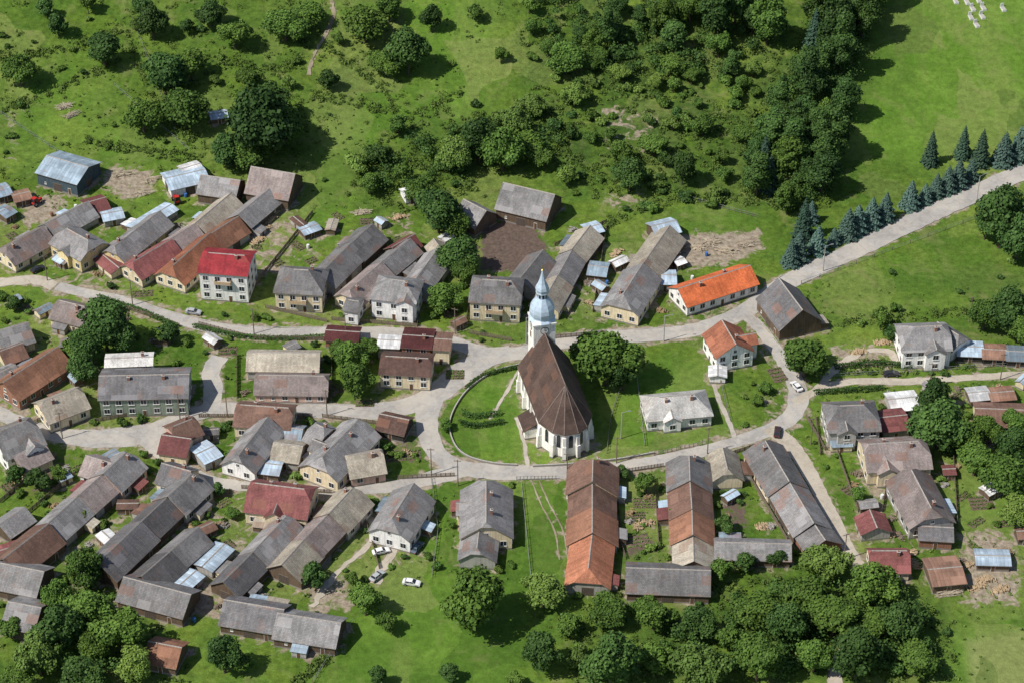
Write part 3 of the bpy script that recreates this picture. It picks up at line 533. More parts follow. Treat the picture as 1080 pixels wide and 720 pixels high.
# ---------------------------------------------------------------- church
def church():
    W=12.6; wh=8.8; rh=9.4; a=P(598,410,wh+rh); b=P(574,350,wh+rh); d=Vector((a.x-b.x,a.y-b.y)); L=d.length; ang=math.atan2(d.y,d.x)
    cx,cy=(a.x+b.x)/2,(a.y+b.y)/2
    FOOT.append((cx,cy,ang,L/2+5,W/2+1))
    E=obj("church",None,None,(cx,cy,0),ang,"white village church with steep brown roof and silver-blue onion spire","church")
    r=W/2; 
    def outline(rr,ext):
        pts=[(-L/2-ext,-rr),(L/2-1,-rr)]
        for x_,y_ in((2.9,-0.62),(4.6,-0.25),(4.6,0.25),(2.9,0.62)): pts.append((L/2+(x_+ (rr-r)*1.0),rr*y_*1.05))
        pts+=[(L/2-1,rr),(-L/2-ext,rr)]; return pts
    o=outline(r,0); n=len(o); V=[(x,y,-1) for x,y in o]+[(x,y,wh) for x,y in o]; Fc=[(i,(i+1)%n,n+(i+1)%n,n+i) for i in range(n)]
    V.append((-L/2,0,wh+rh-0.2)); Fc.append((2*n-1,n,2*n)[::-1]); 
    m=wallmat("church_plaster",(0.86,0.83,0.77),0.2); obj("wall",mesh("wall",V,Fc,[m]),E)
    o=outline(r+0.6,0.5); sl_=rh/r; ze=wh-0.6*sl_+0.1; zt=wh+rh+0.1; xr=L/2-1.5
    V=[(x,y,ze) for x,y in o]; V+=[(xr,0,zt),(-L/2-0.5,0,zt)]; k=len(V); A_,B_=n,n+1
    T=[(0,1,A_,B_),(n-2,n-1,B_,A_)]+[(i,i+1,A_) for i in range(1,n-2)]
    V2=V+[(x,y,z-0.25) for x,y,z in V]; Fc=list(T)+[tuple(i+k for i in t[::-1]) for t in T]; fm=[0]*len(T)+[1]*len(T)
    lp=list(range(n))+[B_]; 
    for i in range(len(lp)): a_,b_=lp[i],lp[(i+1)%len(lp)]; Fc.append((a_,b_,b_+k,a_+k)); fm.append(1)
    # ridge and hip caps
    def cap(p,q):
        p=Vector(p);q=Vector(q); s=Vector((-(q-p).y,(q-p).x,0)).normalized()*0.16; j=len(V2)
        for t in(p,q):
            for u_,z_ in((-1,0.0),(0,0.16),(1,0.0)): V2.append(tuple(t+s*u_+Vector((0,0,z_+0.03))))
        for f in((j,j+3,j+4,j+1),(j+1,j+4,j+5,j+2)): Fc.append(f); fm.append(2)
    cap(V[B_],V[A_])
    for i in range(1,n-1): cap(V[i],V[A_])
    uv=[]
    for f in Fc:
        for i in f: x,y,z=V2[i]; uv.append((x+y*0.3,z*1.25))
    obj("roof",mesh("roof",V2,Fc,[roofmat("church_roof",(0.095,0.062,0.05),0.2),M_wood,plain("church_ridge",(0.17,0.13,0.11),0.8)],fm,uv=uv),E)
    bm=MB(); bm.box(-0.5,1.1,-0.45,0.45,-1,4.2,0,tx=0.15); bm.box(-0.5,0.7,-0.4,0.4,4.2,6.8,0,tx=0.25); bt=bm.mesh("buttress",[m])
    w_=MB()
    arc=[(-0.55,0),(0.55,0),(0.55,3.2)]+[(0.55*math.cos(math.radians(t)),3.2+0.75*math.sin(math.radians(t))) for t in(30,60,90,120,150)]+[(-0.55,3.2)]
    q=len(arc); w_.add([(0.02,y*1.3,z*1.05-0.12) for y,z in arc]+[(0.06,y*1.3,z*1.05-0.12) for y,z in arc],[tuple(range(q,2*q))]+[(i,(i+1)%q,q+(i+1)%q,q+i) for i in range(q)],0)
    w_.add([(0.08,y,z) for y,z in arc],[tuple(range(q))],1); cw=w_.mesh("window",[M_frame,M_glass])
    oo=outline(r,0)
    for i in range(1,n-2):
        (x1,y1),(x2,y2)=oo[i],oo[i+1]; t=math.atan2(-(x2-x1),(y2-y1))
        obj("window",cw,E,((x1+x2)/2,(y1+y2)/2,3.2),t)
        obj("buttress",bt,E,(x1,y1,0),math.atan2(y1,x1-L/2+2)) 
    obj("buttress",bt,E,(L/2-1,r,0),math.pi/2)
    for sgn in(1,-1):
        for x in(-L*0.35,-L*0.05,L*0.22): obj("window",cw,E,(x,sgn*r,3.2),sgn*math.pi/2)
        for x in(-L*0.2,L*0.09,-L*0.48): obj("buttress",bt,E,(x,sgn*r,0),sgn*math.pi/2)
    ts=2.85; TX=-L/2-ts+0.4; th=20.5
    tw=obj("tower",None,E,(TX,0,0)); b1=MB(); b1.box(-ts,ts,-ts,ts,-1,th,0); b1.box(-ts-0.2,ts+0.2,-ts-0.2,ts+0.2,th+0.003,th+0.45,1); b1.box(-ts-0.12,ts+0.12,-ts-0.12,ts+0.12,14,14.3,1)
    obj("wall",b1.mesh("tower_wall",[m,M_frame]),tw)
    M_dome=plain("dome_sheet_metal",(0.46,0.56,0.66),0.45,0.12,1.5,0.1)
    dm=MB(); z=th+0.45
    dm.lathe([(3.5,z),(3.5,z+0.1),(2.9,z+0.7),(2.85,z+1.0),(3.2,z+1.8),(3.3,z+2.6),(3.1,z+3.7),(2.6,z+4.8),(2.0,z+5.7),(1.55,z+6.4),(0,z+6.4)],10,0)
    obj("dome",dm.mesh("dome",[M_dome]),tw)
    ln=MB(); ln.lathe([(1.25,z+6.4),(1.25,z+8.0),(0,z+8.0)],8,0)
    for i in range(8):
        t=2*math.pi*i/8; ln.box(-0.03,0.03,-0.26,0.26,6.55,7.8,1,rot=t,c=(1.18*math.cos(t),1.18*math.sin(t),z))
    obj("lantern",ln.mesh("lantern",[M_dome,M_glass]),tw)
    s2=MB(); s2.lathe([(0,z+7.95),(1.7,z+8.0),(1.6,z+8.4),(1.8,z+9.1),(1.6,z+9.9),(1.15,z+10.8),(0.8,z+11.8),(0.5,z+12.9),(0.22,z+14.2),(0.0,z+15.0)],8,0); s2.lathe([(0,z+14.5),(0.34,z+14.85),(0,z+15.2)],8,1)
    s2.box(-0.05,0.05,-0.05,0.05,z+15.1,z+16.3,1); s2.box(-0.05,0.05,-0.45,0.45,z+15.7,z+15.85,1)
    obj("spire",s2.mesh("spire",[M_dome,plain("gilt",(0.6,0.45,0.15),0.3,0.1,metallic=0.8)]),tw)
    ck=MB(); ck.tube((0,0,0),(0.12,0,0),1.1,1.1,20,0); ck.tube((0.1,0,0),(0.14,0,0),0.95,0.95,20,1); ck.box(0.14,0.18,-0.06,0.06,0,0.8,0); ck.box(0.14,0.18,-0.05,0.5,-0.05,0.05,0)
    ckm=ck.mesh("clock_face",[plain("clock_black",(0.03,0.03,0.03)),M_frame]); lv=MB(); lv.box(-0.02,0.05,-0.6,0.6,0,2.2,0)
    for k in range(6): lv.box(0.05,0.12,-0.5,0.5,0.15+k*0.34,0.3+k*0.34,1)
    lvm=lv.mesh("louvre",[M_frame,M_door])
    for t in range(4):
        an=t*math.pi/2; obj("clock_face",ckm,tw,(ts*math.cos(an),ts*math.sin(an),18.9),an); obj("window",lvm,tw,(ts*math.cos(an),ts*math.sin(an),15.2),an)
    bx=obj("annex",None,E,(L*0.18,-r-1.6,0))
    an=MB(); an.box(-3,3,-1.6,1.6,-1,3.0,0); obj("wall",an.mesh("annex_wall",[m]),bx)
    v=[(-3.3,-2.0,2.9),(3.3,-2.0,2.9),(3.3,1.6,4.9),(-3.3,1.6,4.9)]; v+= [(x,y,z_-0.2) for x,y,z_ in v]
    obj("roof",mesh("annex_roof",v,[(0,1,2,3),(7,6,5,4),(0,4,5,1),(1,5,6,2),(2,6,7,3),(3,7,4,0)],[bpy.data.materials["church_roof"]],uv=[(a_,b_) for k in range(6) for a_,b_ in((0,0),(8,0),(8,5),(0,5))]),bx)
    obj("door",DOOR,bx,(1,-1.6,0.05),-math.pi/2); obj("window",WIN[(0.9,1.0)],bx,(-1.2,-1.6,1.3),-math.pi/2)
church()
FA=np.array(FOOT)
def nearbuild(x,y,pad,skip=-1):
    dx=x-FA[:,0]; dy=y-FA[:,1]; c=np.cos(FA[:,2]); s=np.sin(FA[:,2]); u=np.abs(dx*c+dy*s)-FA[:,3]; v=np.abs(-dx*s+dy*c)-FA[:,4]
    k=(u<pad)&(v<pad)
    if skip>=0: k[skip]=False
    return bool(np.any(k))
NB=len(FOOT)-1; order=list(range(NB)); R.shuffle(order); made=0
def leanto(i):
    cx,cy,an,l,w_=FOOT[i]
    if cy>60 or l<4: return False
    s=R.choice([-1,1]); ln=min(R.uniform(2.6,6),l*1.2); dp=R.uniform(1.6,2.8); t=R.uniform(-l+ln/2,l-ln/2); ca,sa=math.cos(an),math.sin(an)
    ly=s*(w_+dp/2+0.03); x=cx+t*ca-ly*sa; y=cy+t*sa+ly*ca
    if roaddist(x,y)<2.5 or nearbuild(x,y,1.3,i) or KEEP(x,y): return False
    rn=R.choice(['pale blue','white','rusty','grey','faded red','blue grey','grey','beige']); wn=R.choice(['wooden','wooden','grey','cream'])
    E=obj("shed",None,None,(x,y,0),an+(0 if s>0 else math.pi),f"{rn} metal-roofed lean-to shed with {wn} walls against a building","shed")
    b=MB(); v=[(-ln/2,-dp/2,-1),(ln/2,-dp/2,-1),(ln/2,dp/2,-1),(-ln/2,dp/2,-1),(-ln/2,-dp/2,2.45),(ln/2,-dp/2,2.45),(ln/2,dp/2,1.95),(-ln/2,dp/2,1.95)]
    b.add(v,[(0,1,5,4),(1,2,6,5),(2,3,7,6),(3,0,4,7)]); obj("wall",b.mesh("wall",[WM[wn]]),E)
    v=[(-ln/2-.2,-dp/2,2.55),(ln/2+.2,-dp/2,2.55),(ln/2+.2,dp/2+.3,2.0),(-ln/2-.2,dp/2+.3,2.0)]; v+=[(a_,b_,c_-0.07) for a_,b_,c_ in v]
    obj("roof",mesh("roof",v,[(0,1,2,3),(7,6,5,4),(0,4,5,1),(1,5,6,2),(2,6,7,3),(3,7,4,0)],[RM[rn]],uv=[q for k in range(6) for q in((0,0),(ln,0),(ln,dp),(0,dp))]),E)
    obj("door",DOOR,E,(0,dp/2,0.02),math.pi/2,scale=(1,1,0.88)); FOOT.append((x,y,an,ln/2,dp/2)); return True
KP=[W_(p) for p in([(500,228),(585,228),(585,292),(500,292)],[(470,385),(780,360),(780,500),(460,500)],[(540,500),(598,500),(598,640),(540,640)],[(200,262),(285,262),(285,330),(200,330)],[(285,300),(345,300),(345,345),(285,345)],[(380,300),(450,300),(450,345),(380,345)],[(490,300),(560,300),(560,350),(490,350)])]
def KEEP(x,y): return any(bool(inpoly(np.array([x]),np.array([y]),p)[0]) for p in KP)
for rep in range(3):
    for i in order:
        if made<52 and leanto(i): made+=1
FA=np.array(FOOT)
VIL=[[(0,240),(300,215),(480,240),(640,240),(700,330),(480,350),(60,300)],[(0,310),(470,370),(430,540),(300,640),(60,640),(0,560)],[(850,400),(1080,400),(1080,600),(920,600)],[(640,500),(860,500),(860,560),(640,560)]]
k=0;tries=0
while k<30 and tries<3000:
    tries+=1; poly=R.choice(VIL); px=R.uniform(0,1080); py=R.uniform(200,650)
    if not inpoly(np.array([px]),np.array([py]),poly)[0]: continue
    x,y=P2(px,py)
    if roaddist(x,y)<2.5 or nearbuild(x,y,2.2) or KEEP(x,y): continue
    an=R.choice([0.7,0.75,2.3,1.5,0.1])+R.uniform(-.1,.1); l=R.uniform(1.4,2.6); rn=R.choice(['pale blue','white','rusty','grey','faded red','blue grey','brown','beige']); wn=R.choice(['wooden','grey','wooden','cream'])
    dx,dy=math.cos(an)*l,math.sin(an)*l
    B('s',0,0,0,0,R.uniform(2.2,3.6),2.0,rn,wn,R.choice([0.2,0.5]),ctx="in a garden",world=((x+dx,y+dy,0),(x-dx,y-dy,0)),o=0.25); FA=np.array(FOOT); k+=1
# ---------------------------------------------------------------- vegetation
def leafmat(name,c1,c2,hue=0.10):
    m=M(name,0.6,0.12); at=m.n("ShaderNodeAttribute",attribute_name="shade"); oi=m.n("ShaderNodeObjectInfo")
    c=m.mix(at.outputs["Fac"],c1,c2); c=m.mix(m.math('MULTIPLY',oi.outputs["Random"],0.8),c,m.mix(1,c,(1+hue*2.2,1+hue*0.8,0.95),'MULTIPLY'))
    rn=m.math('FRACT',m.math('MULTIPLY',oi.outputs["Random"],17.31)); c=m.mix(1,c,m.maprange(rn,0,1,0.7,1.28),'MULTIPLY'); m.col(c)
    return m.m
ML=leafmat("foliage",(0.034,0.076,0.015),(0.088,0.162,0.030)); ML2=leafmat("foliage_dark",(0.022,0.054,0.014),(0.056,0.114,0.028)); ML3=leafmat("foliage_light",(0.050,0.095,0.018),(0.122,0.200,0.044)); MC=leafmat("spruce_needles",(0.018,0.045,0.026),(0.052,0.100,0.066),0.05); MCB=leafmat("blue_spruce_needles",(0.034,0.072,0.055),(0.10,0.17,0.14),0.02)
def quads(c,n,s,shade,mat,name):
    N=len(c); n=n/np.linalg.norm(n,axis=1,keepdims=True); rnd=NR.normal(size=(N,3)); u=np.cross(n,rnd); u/=np.linalg.norm(u,axis=1,keepdims=True)+1e-9; v=np.cross(n,u)
    s=s[:,None]; a=NR.uniform(0.6,1.2,(N,1)); V=np.stack([c-u*s-v*s*a*0.4,c+u*s*0.2-v*s*a,c+u*s+v*s*0.3*a,c-u*s*0.3+v*s*a],1).reshape(-1,3)
    me=bpy.data.meshes.new(name); me.vertices.add(4*N); me.vertices.foreach_set("co",V.ravel()); me.loops.add(4*N); me.loops.foreach_set("vertex_index",np.arange(4*N))
    me.polygons.add(N); me.polygons.foreach_set("loop_start",np.arange(0,4*N,4)); me.polygons.foreach_set("loop_total",np.full(N,4)); me.update(calc_edges=True)
    t=me.attributes.new("shade",'FLOAT','POINT'); t.data.foreach_set("value",np.repeat(np.clip(shade,0,1),4)); me.materials.append(mat); return me
def crown(Rr,Hh,base,nl,N,mat,ls=0.26,rad=(0.16,0.46),sq=(1,1)):
    cs=[];rs=[]
    while len(cs)<nl:
        p=NR.uniform(-1,1,3)
        if np.linalg.norm(p)>1.0: continue
        r=NR.uniform(*rad)*Rr; rho=1.15-0.4*max(0,p[2]); q=np.array([p[0]*(Rr-r)*rho*sq[0],p[1]*(Rr-r)*rho*sq[1],base+Hh/2+p[2]*(Hh/2-r*0.8)]); cs.append(q); rs.append(r)
    cs.append(np.array([0,0,base+Hh*0.48])); rs.append(Rr*0.5); cs=np.array(cs); rs=np.array(rs); tint=NR.uniform(-0.3,0.3,len(rs))
    w=rs**2/np.sum(rs**2); li=NR.choice(len(rs),N*3,p=w); d=NR.normal(size=(N*3,3)); d/=np.linalg.norm(d,axis=1,keepdims=True)
    k=(d[:,2]>-0.35)|(NR.uniform(size=N*3)<0.3); li=li[k]; d=d[k]; rr=0.95+NR.normal(0,0.16,len(li)); c=cs[li]+d*(rs[li]*rr)[:,None]*np.array([1,1,0.9])
    dist=np.min(np.linalg.norm(c[:,None,:]-cs[None],axis=2)/rs[None],axis=1); k=(dist>0.7)|(NR.uniform(size=len(c))<0.1); c=c[k][:N]; d=d[k][:N]; li=li[k][:N]; rr=rr[k][:N]
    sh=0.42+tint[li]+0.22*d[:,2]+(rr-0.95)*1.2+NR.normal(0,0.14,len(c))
    nrm=d+NR.normal(0,0.5,(len(c),3))+np.array([0,0,0.3])
    return quads(c,nrm,NR.uniform(0.6,1.35,len(c))*ls,sh,mat,"crown")
def trunk(Hh,r,nb=5,spread=2.5):
    b=MB(); p=Vector((0,0,-0.4)); top=Vector((0.2,0.1,Hh)); b.tube(p,top*0.5,r,r*0.75,7); b.tube(top*0.5,top,r*0.75,r*0.35,7)
    for i in range(nb):
        t=2*math.pi*i/nb+R.random(); s=top*(0.5+0.09*i); b.tube(s,s+Vector((math.cos(t)*spread,math.sin(t)*spread,spread*0.9)),r*0.4,r*0.12,5)
    return b.mesh("trunk",[M_bark])
BIG=[]
for i in range(8):
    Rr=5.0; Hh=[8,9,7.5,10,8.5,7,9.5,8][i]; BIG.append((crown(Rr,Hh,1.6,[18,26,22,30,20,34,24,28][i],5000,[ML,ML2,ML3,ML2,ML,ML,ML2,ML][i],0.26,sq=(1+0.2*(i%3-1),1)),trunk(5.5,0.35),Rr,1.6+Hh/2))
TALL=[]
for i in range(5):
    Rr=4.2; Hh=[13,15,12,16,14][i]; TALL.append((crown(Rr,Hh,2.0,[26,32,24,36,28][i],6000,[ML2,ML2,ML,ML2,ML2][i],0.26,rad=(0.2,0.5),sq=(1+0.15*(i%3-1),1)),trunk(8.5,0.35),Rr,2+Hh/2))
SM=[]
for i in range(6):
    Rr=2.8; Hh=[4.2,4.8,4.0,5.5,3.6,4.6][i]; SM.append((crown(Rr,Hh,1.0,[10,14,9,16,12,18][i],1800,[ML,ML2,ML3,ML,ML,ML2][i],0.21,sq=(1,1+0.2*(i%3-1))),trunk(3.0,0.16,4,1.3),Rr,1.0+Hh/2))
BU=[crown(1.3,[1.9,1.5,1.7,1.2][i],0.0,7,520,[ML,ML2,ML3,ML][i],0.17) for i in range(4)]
def conifer(Hh,Rr,mat):
    N=5200; t=1-NR.uniform(0,1,N)**0.6; lay=np.round(t*15)/15+NR.normal(0,0.012,N); lay=np.clip(lay,0,1); z=0.5+lay*(Hh-0.5)
    an=NR.uniform(0,2*np.pi,N); seg=np.round(an/(2*np.pi)*9)/9*2*np.pi+lay*21; an=0.5*seg+0.5*an
    rmax=Rr*(1-lay)**0.75*(0.82+0.22*np.sin(an*5+lay*30))
    f=np.sqrt(NR.uniform(0.12,1,N)); r=np.maximum(rmax*f,0.03); c=np.stack([r*np.cos(an),r*np.sin(an),z-0.28*r],1); n=np.stack([np.cos(an)*0.7,np.sin(an)*0.7,np.full(N,0.8)],1)+NR.normal(0,0.35,(N,3))
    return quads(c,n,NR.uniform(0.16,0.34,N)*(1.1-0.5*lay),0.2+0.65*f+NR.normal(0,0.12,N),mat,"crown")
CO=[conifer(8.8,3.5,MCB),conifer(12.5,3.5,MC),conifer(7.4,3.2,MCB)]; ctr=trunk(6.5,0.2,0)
cnt={'t':0,'b':0}
TP=[]
def tree(px,py,rpx,con=None,world=None,lab=None,grp=None,pool=None):
    if cnt['t']>=299: return
    if world: x,y,rm=world
    else:
        q=P(px,py,4.5); dist=(q-CAM).length; rm=rpx*dist/FPX; x,y=q.x,q.y
    cnt['t']+=1; rot=R.uniform(0,6.28)
    if con is not None:
        if world: s=rm/3.3
        else:
            s=max(0.5,rpx*(CAM-P(px,py)).length/FPX/2.7)*R.uniform(0.85,1.15); q=P(px,py,4*s); x,y=q.x,q.y
            while roaddist(x,y)<1.9*s and y>20: x-=0.35; y+=0.6
        gz=H(x,y)
        E=obj("spruce_tree",None,None,(x,y,gz),rot,lab or ("tall dark green conical spruce" if con==1 else "blue-green conical spruce beside the road"),"tree",grp,scale=s); obj("crown",CO[con],E); obj("trunk",ctr,E)
        TP.append((x,y,rm)); return
    big=rm>3.9; cm,tm,Rr,ch=R.choice(pool or (BIG if big else SM)); s=rm/Rr
    if not world: q=P(px,py,ch*s); x,y=q.x,q.y
    gz=H(x,y); TP.append((x,y,rm))
    E=obj("tree",None,None,(x,y,gz),rot,lab or ("tall dark green leafy woodland tree" if pool else "large spreading green leafy tree" if big else "small rounded leafy garden tree"),"tree",grp or ("woodland trees" if pool else "leafy trees" if big else "small garden trees"),scale=(s*R.uniform(0.9,1.12),s*R.uniform(0.9,1.12),s*R.uniform(0.8,1.15)))
    obj("crown",cm,E); obj("trunk",tm,E)
G1="spruces in a row along the road"
for (x,y,r,c) in [(843,260,10,0),(848,238,10,1),(838,270,9,0),(868,257,9,0),(880,248,9,2),(856,224,9,0),(903,243,11,0),(915,237,11,2),(928,231,11,0),(941,224,10,0),(966,210,10,0),(978,204,9,2),(990,197,8,0),(1002,191,9,0),(1013,185,10,0),(1025,178,9,2),(1063,160,12,0),(1074,155,12,2),(1084,150,12,0),(982,162,10,1),(1016,155,9,1),(1035,162,9,1)]: tree(x,y,r,c,grp=G1 if c!=1 else None)
TREES=[(20,72,19),(108,46,20),(60,24,13),(48,4,13),(92,3,12),(160,22,18),(150,8,12),(172,72,26),(200,66,20),(247,34,18),(195,115,24),(150,122,20),(300,20,24),(325,12,18),(222,10,16),(262,78,14),
(272,128,38),(240,150,24),(300,125,26),(262,160,22),(285,108,20),(345,82,12),(385,25,22),(430,52,24),(405,62,18),(410,8,16),(455,18,14),(378,172,14),(400,162,14),(390,190,16),(420,130,12),
(462,215,28),(445,200,18),(485,262,26),(468,310,20),(480,235,18),(490,285,16),(425,180,12),(478,160,22),(505,148,22),(530,158,24),(555,150,20),(540,130,18),(575,165,14),(560,110,16),(600,185,12),
(640,375,34),(620,365,22),(658,392,20),(850,372,28),(370,378,20),(376,402,20),(358,368,16),(388,362,15),(110,342,28),(92,362,20),(130,355,18),(85,385,18),(75,370,14),(180,348,14),(165,352,10),
(1058,228,30),(1075,250,24),(1040,240,14),(1065,320,28),(1040,330,20),(1075,345,18),(992,438,34),(1015,455,24),(1030,480,24),(1062,500,26),(1070,470,22),(1040,450,20),(985,415,18),(1072,535,20),(1075,440,18),
(500,632,38),(572,688,22),(572,622,22),(600,655,16),(640,640,22),(645,698,30),(690,645,22),(735,655,22),(740,698,32),(760,600,14),(785,590,14),(800,640,26),(800,692,32),(830,660,24),(852,628,26),(872,590,24),(880,645,30),(920,615,28),(905,690,30),(950,655,24),(968,690,26),(915,655,22),(860,690,22),(770,670,16),(950,622,14),(690,690,20),(610,690,16),
(385,632,20),(372,612,10),(330,605,16),(408,655,14),(125,662,30),(95,640,26),(90,600,22),(60,660,28),(40,690,26),(85,708,24),(60,628,20),(235,690,20),(255,700,14),(140,700,20),(20,715,20),(10,660,16),(100,680,20),(400,712,12),(545,715,12),(475,705,14),
(682,508,14),(656,495,9),(712,540,10),(765,552,12),(742,130,14),(665,178,22),(690,150,16),(655,160,16),(40,505,14),(60,495,12),(15,500,12),(245,540,9),(470,445,8),(945,350,12),(930,335,12),(1000,470,10),(905,520,9),(800,420,8),(808,408,9),(820,585,12),(15,318,10),(230,515,8),(160,560,9),(88,545,10),(395,495,9)]
for t in TREES: tree(*t)
def fill(poly,n,rr,dm,pool=None,conif=0):
    xs_=[p[0] for p in poly]; ys_=[p[1] for p in poly]; k=0;tries=0
    while k<n and tries<n*60:
        tries+=1; px=R.uniform(min(xs_),max(xs_)); py=R.uniform(min(ys_),max(ys_))
        if not inpoly(np.array([px]),np.array([py]),poly)[0]: continue
        q=P(px,py,4); r=rr[0]+(rr[1]-rr[0])*R.random()**1.3
        if any((q.x-a)**2+(q.y-b)**2<((r+c_)*dm)**2 for a,b,c_ in TP): continue
        if roaddist(q.x,q.y)<r*0.6 or nearbuild(q.x,q.y,r*0.6): continue
        if R.random()<conif: tree(0,0,0,1,world=(q.x,q.y,R.uniform(2.8,4.6)),grp="woodland spruces")
        else: tree(0,0,0,world=(q.x,q.y,r),pool=pool)
        k+=1
BELT=[(868,-10),(935,-10),(905,60),(893,120),(872,180),(855,225),(800,215),(790,165),(820,110),(845,50)]
fill(BELT,44,(3.4,5.4),0.42,TALL,0.1)
fill([(560,0),(800,0),(820,40),(780,90),(700,95),(620,75),(560,60)],30,(2.6,6.2),0.5,TALL[:3]+BIG[:5])
fill([(600,90),(800,80),(790,180),(700,190),(620,150)],14,(2.0,4.6),0.8)
fill([(470,-5),(560,0),(560,60),(520,70)],3,(2.5,4.5),0.8)
fill([(130,0),(420,0),(420,60),(330,110),(160,60)],6,(1.6,3.0),0.9)
print("trees",cnt['t'])
def bush(x,y,s,lab="rounded green bush among gardens and meadows"):
    if cnt['b']>=295: return
    cnt['b']+=1; obj("bush",R.choice(BU),None,(x,y,H(x,y)),R.uniform(0,6.28),lab,"bush","bushes in gardens and meadows",scale=(s*R.uniform(0.8,1.4),s,s*R.uniform(0.8,1.2)))
def bfill(poly,n,rr,pad=0.6):
    xs_=[p[0] for p in poly]; ys_=[p[1] for p in poly]; k=0;tries=0
    while k<n and tries<n*40:
        tries+=1; px=R.uniform(min(xs_),max(xs_)); py=R.uniform(min(ys_),max(ys_))
        if not inpoly(np.array([px]),np.array([py]),poly)[0]: continue
        q=P(px,py,0.5); r=R.uniform(*rr)
        if roaddist(q.x,q.y)<pad or nearbuild(q.x,q.y,pad) or KEEP(q.x,q.y): continue
        bush(q.x,q.y,r); k+=1
bfill([(0,300),(540,300),(540,600),(0,640)],95,(0.5,1.3))
bfill([(640,360),(1080,390),(1080,600),(640,600)],45,(0.5,1.1))
bfill([(0,0),(540,0),(480,200),(0,180)],45,(0.5,1.4))
bfill([(850,300),(1080,260),(1080,350),(850,350)],8,(0.6,1.5))
bfill([(560,60),(800,80),(800,230),(600,220)],60,(0.9,2.2))
bfill([(600,620),(1000,600),(1000,715),(560,715)],30,(0.7,1.6))
def strip(pts,w_=7):
    return [(a,b-w_) for a,b in pts]+[(a,b+w_) for a,b in pts[::-1]]
def thicket(polys,name,lab,n,size,mat,gap=-0.25,keep=False,zoff=(0,0),ls=(0.12,0.30)):
    cs=[];sz=[]
    for poly,k in polys:
        xs_=[p[0] for p in poly]; ys_=[p[1] for p in poly]; m=0
        while m<k:
            px=R.uniform(min(xs_),max(xs_)); py=R.uniform(min(ys_),max(ys_))
            if not inpoly(np.array([px]),np.array([py]),poly)[0]: continue
            m+=1; q=P(px,py,0)
            if k>150 and math.sin(q.x*0.11+1.3)*math.cos(q.y*0.13)+0.5*math.sin(q.x*0.31+q.y*0.27)<gap: continue
            if roaddist(q.x,q.y)<(1.6 if zoff[1]==0 else 4) or nearbuild(q.x,q.y,1 if zoff[1]==0 else 3) or (keep and KEEP(q.x,q.y)): continue
            cs.append((q.x,q.y,q.z+R.uniform(*zoff))); sz.append(R.uniform(*size)*(0.6+0.9*R.random()**3))
    cs=np.array(cs);sz=np.array(sz);K=len(cs); c=np.repeat(cs,n,0); s=np.repeat(sz,n); d=NR.normal(size=(K*n,3)); d/=np.linalg.norm(d,axis=1,keepdims=True); d[:,2]=np.abs(d[:,2])
    c=c+d*(s*NR.uniform(0.5,1.3,K*n))[:,None]; tint=np.repeat(NR.uniform(-0.3,0.5,K),n)
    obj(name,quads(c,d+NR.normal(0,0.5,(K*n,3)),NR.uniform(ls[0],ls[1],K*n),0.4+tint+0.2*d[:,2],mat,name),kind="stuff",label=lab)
HR=[[(0,118),(60,95),(110,72),(135,58)],[(325,100),(380,110),(430,125),(490,95)],[(90,150),(150,160),(215,170)],[(640,235),(720,208),(800,212)],[(860,388),(950,380),(1080,368)],[(300,40),(350,55),(400,90),(420,120)],[(130,20),(145,70),(170,120),(205,150)],[(365,205),(400,150),(470,120),(560,130)],[(845,400),(900,392),(1000,392),(1080,388)],[(860,345),(930,335),(1020,330),(1080,335)],[(320,620),(350,690),(310,720)],[(600,620),(650,625),(700,625)],[(0,60),(60,55),(130,30)],[(210,60),(290,75),(340,60)]]
thicket([([(540,0),(925,0),(900,120),(870,235),(800,215),(620,210),(560,100)],2200),([(370,180),(480,120),(600,110),(620,190),(470,215),(400,230)],600),([(620,620),(1005,600),(1010,720),(600,720)],600),([(0,600),(140,620),(210,720),(0,720)],240),([(130,0),(420,0),(420,60),(320,170),(160,160)],260),([(0,0),(540,0),(380,200),(0,190)],160)]+[(strip(h,5),90) for h in HR],"undergrowth","low tangled scrub and undergrowth on the slopes",32,(0.4,1.5),leafmat("scrub_leaves",(0.042,0.084,0.017),(0.115,0.185,0.042)),-0.35)
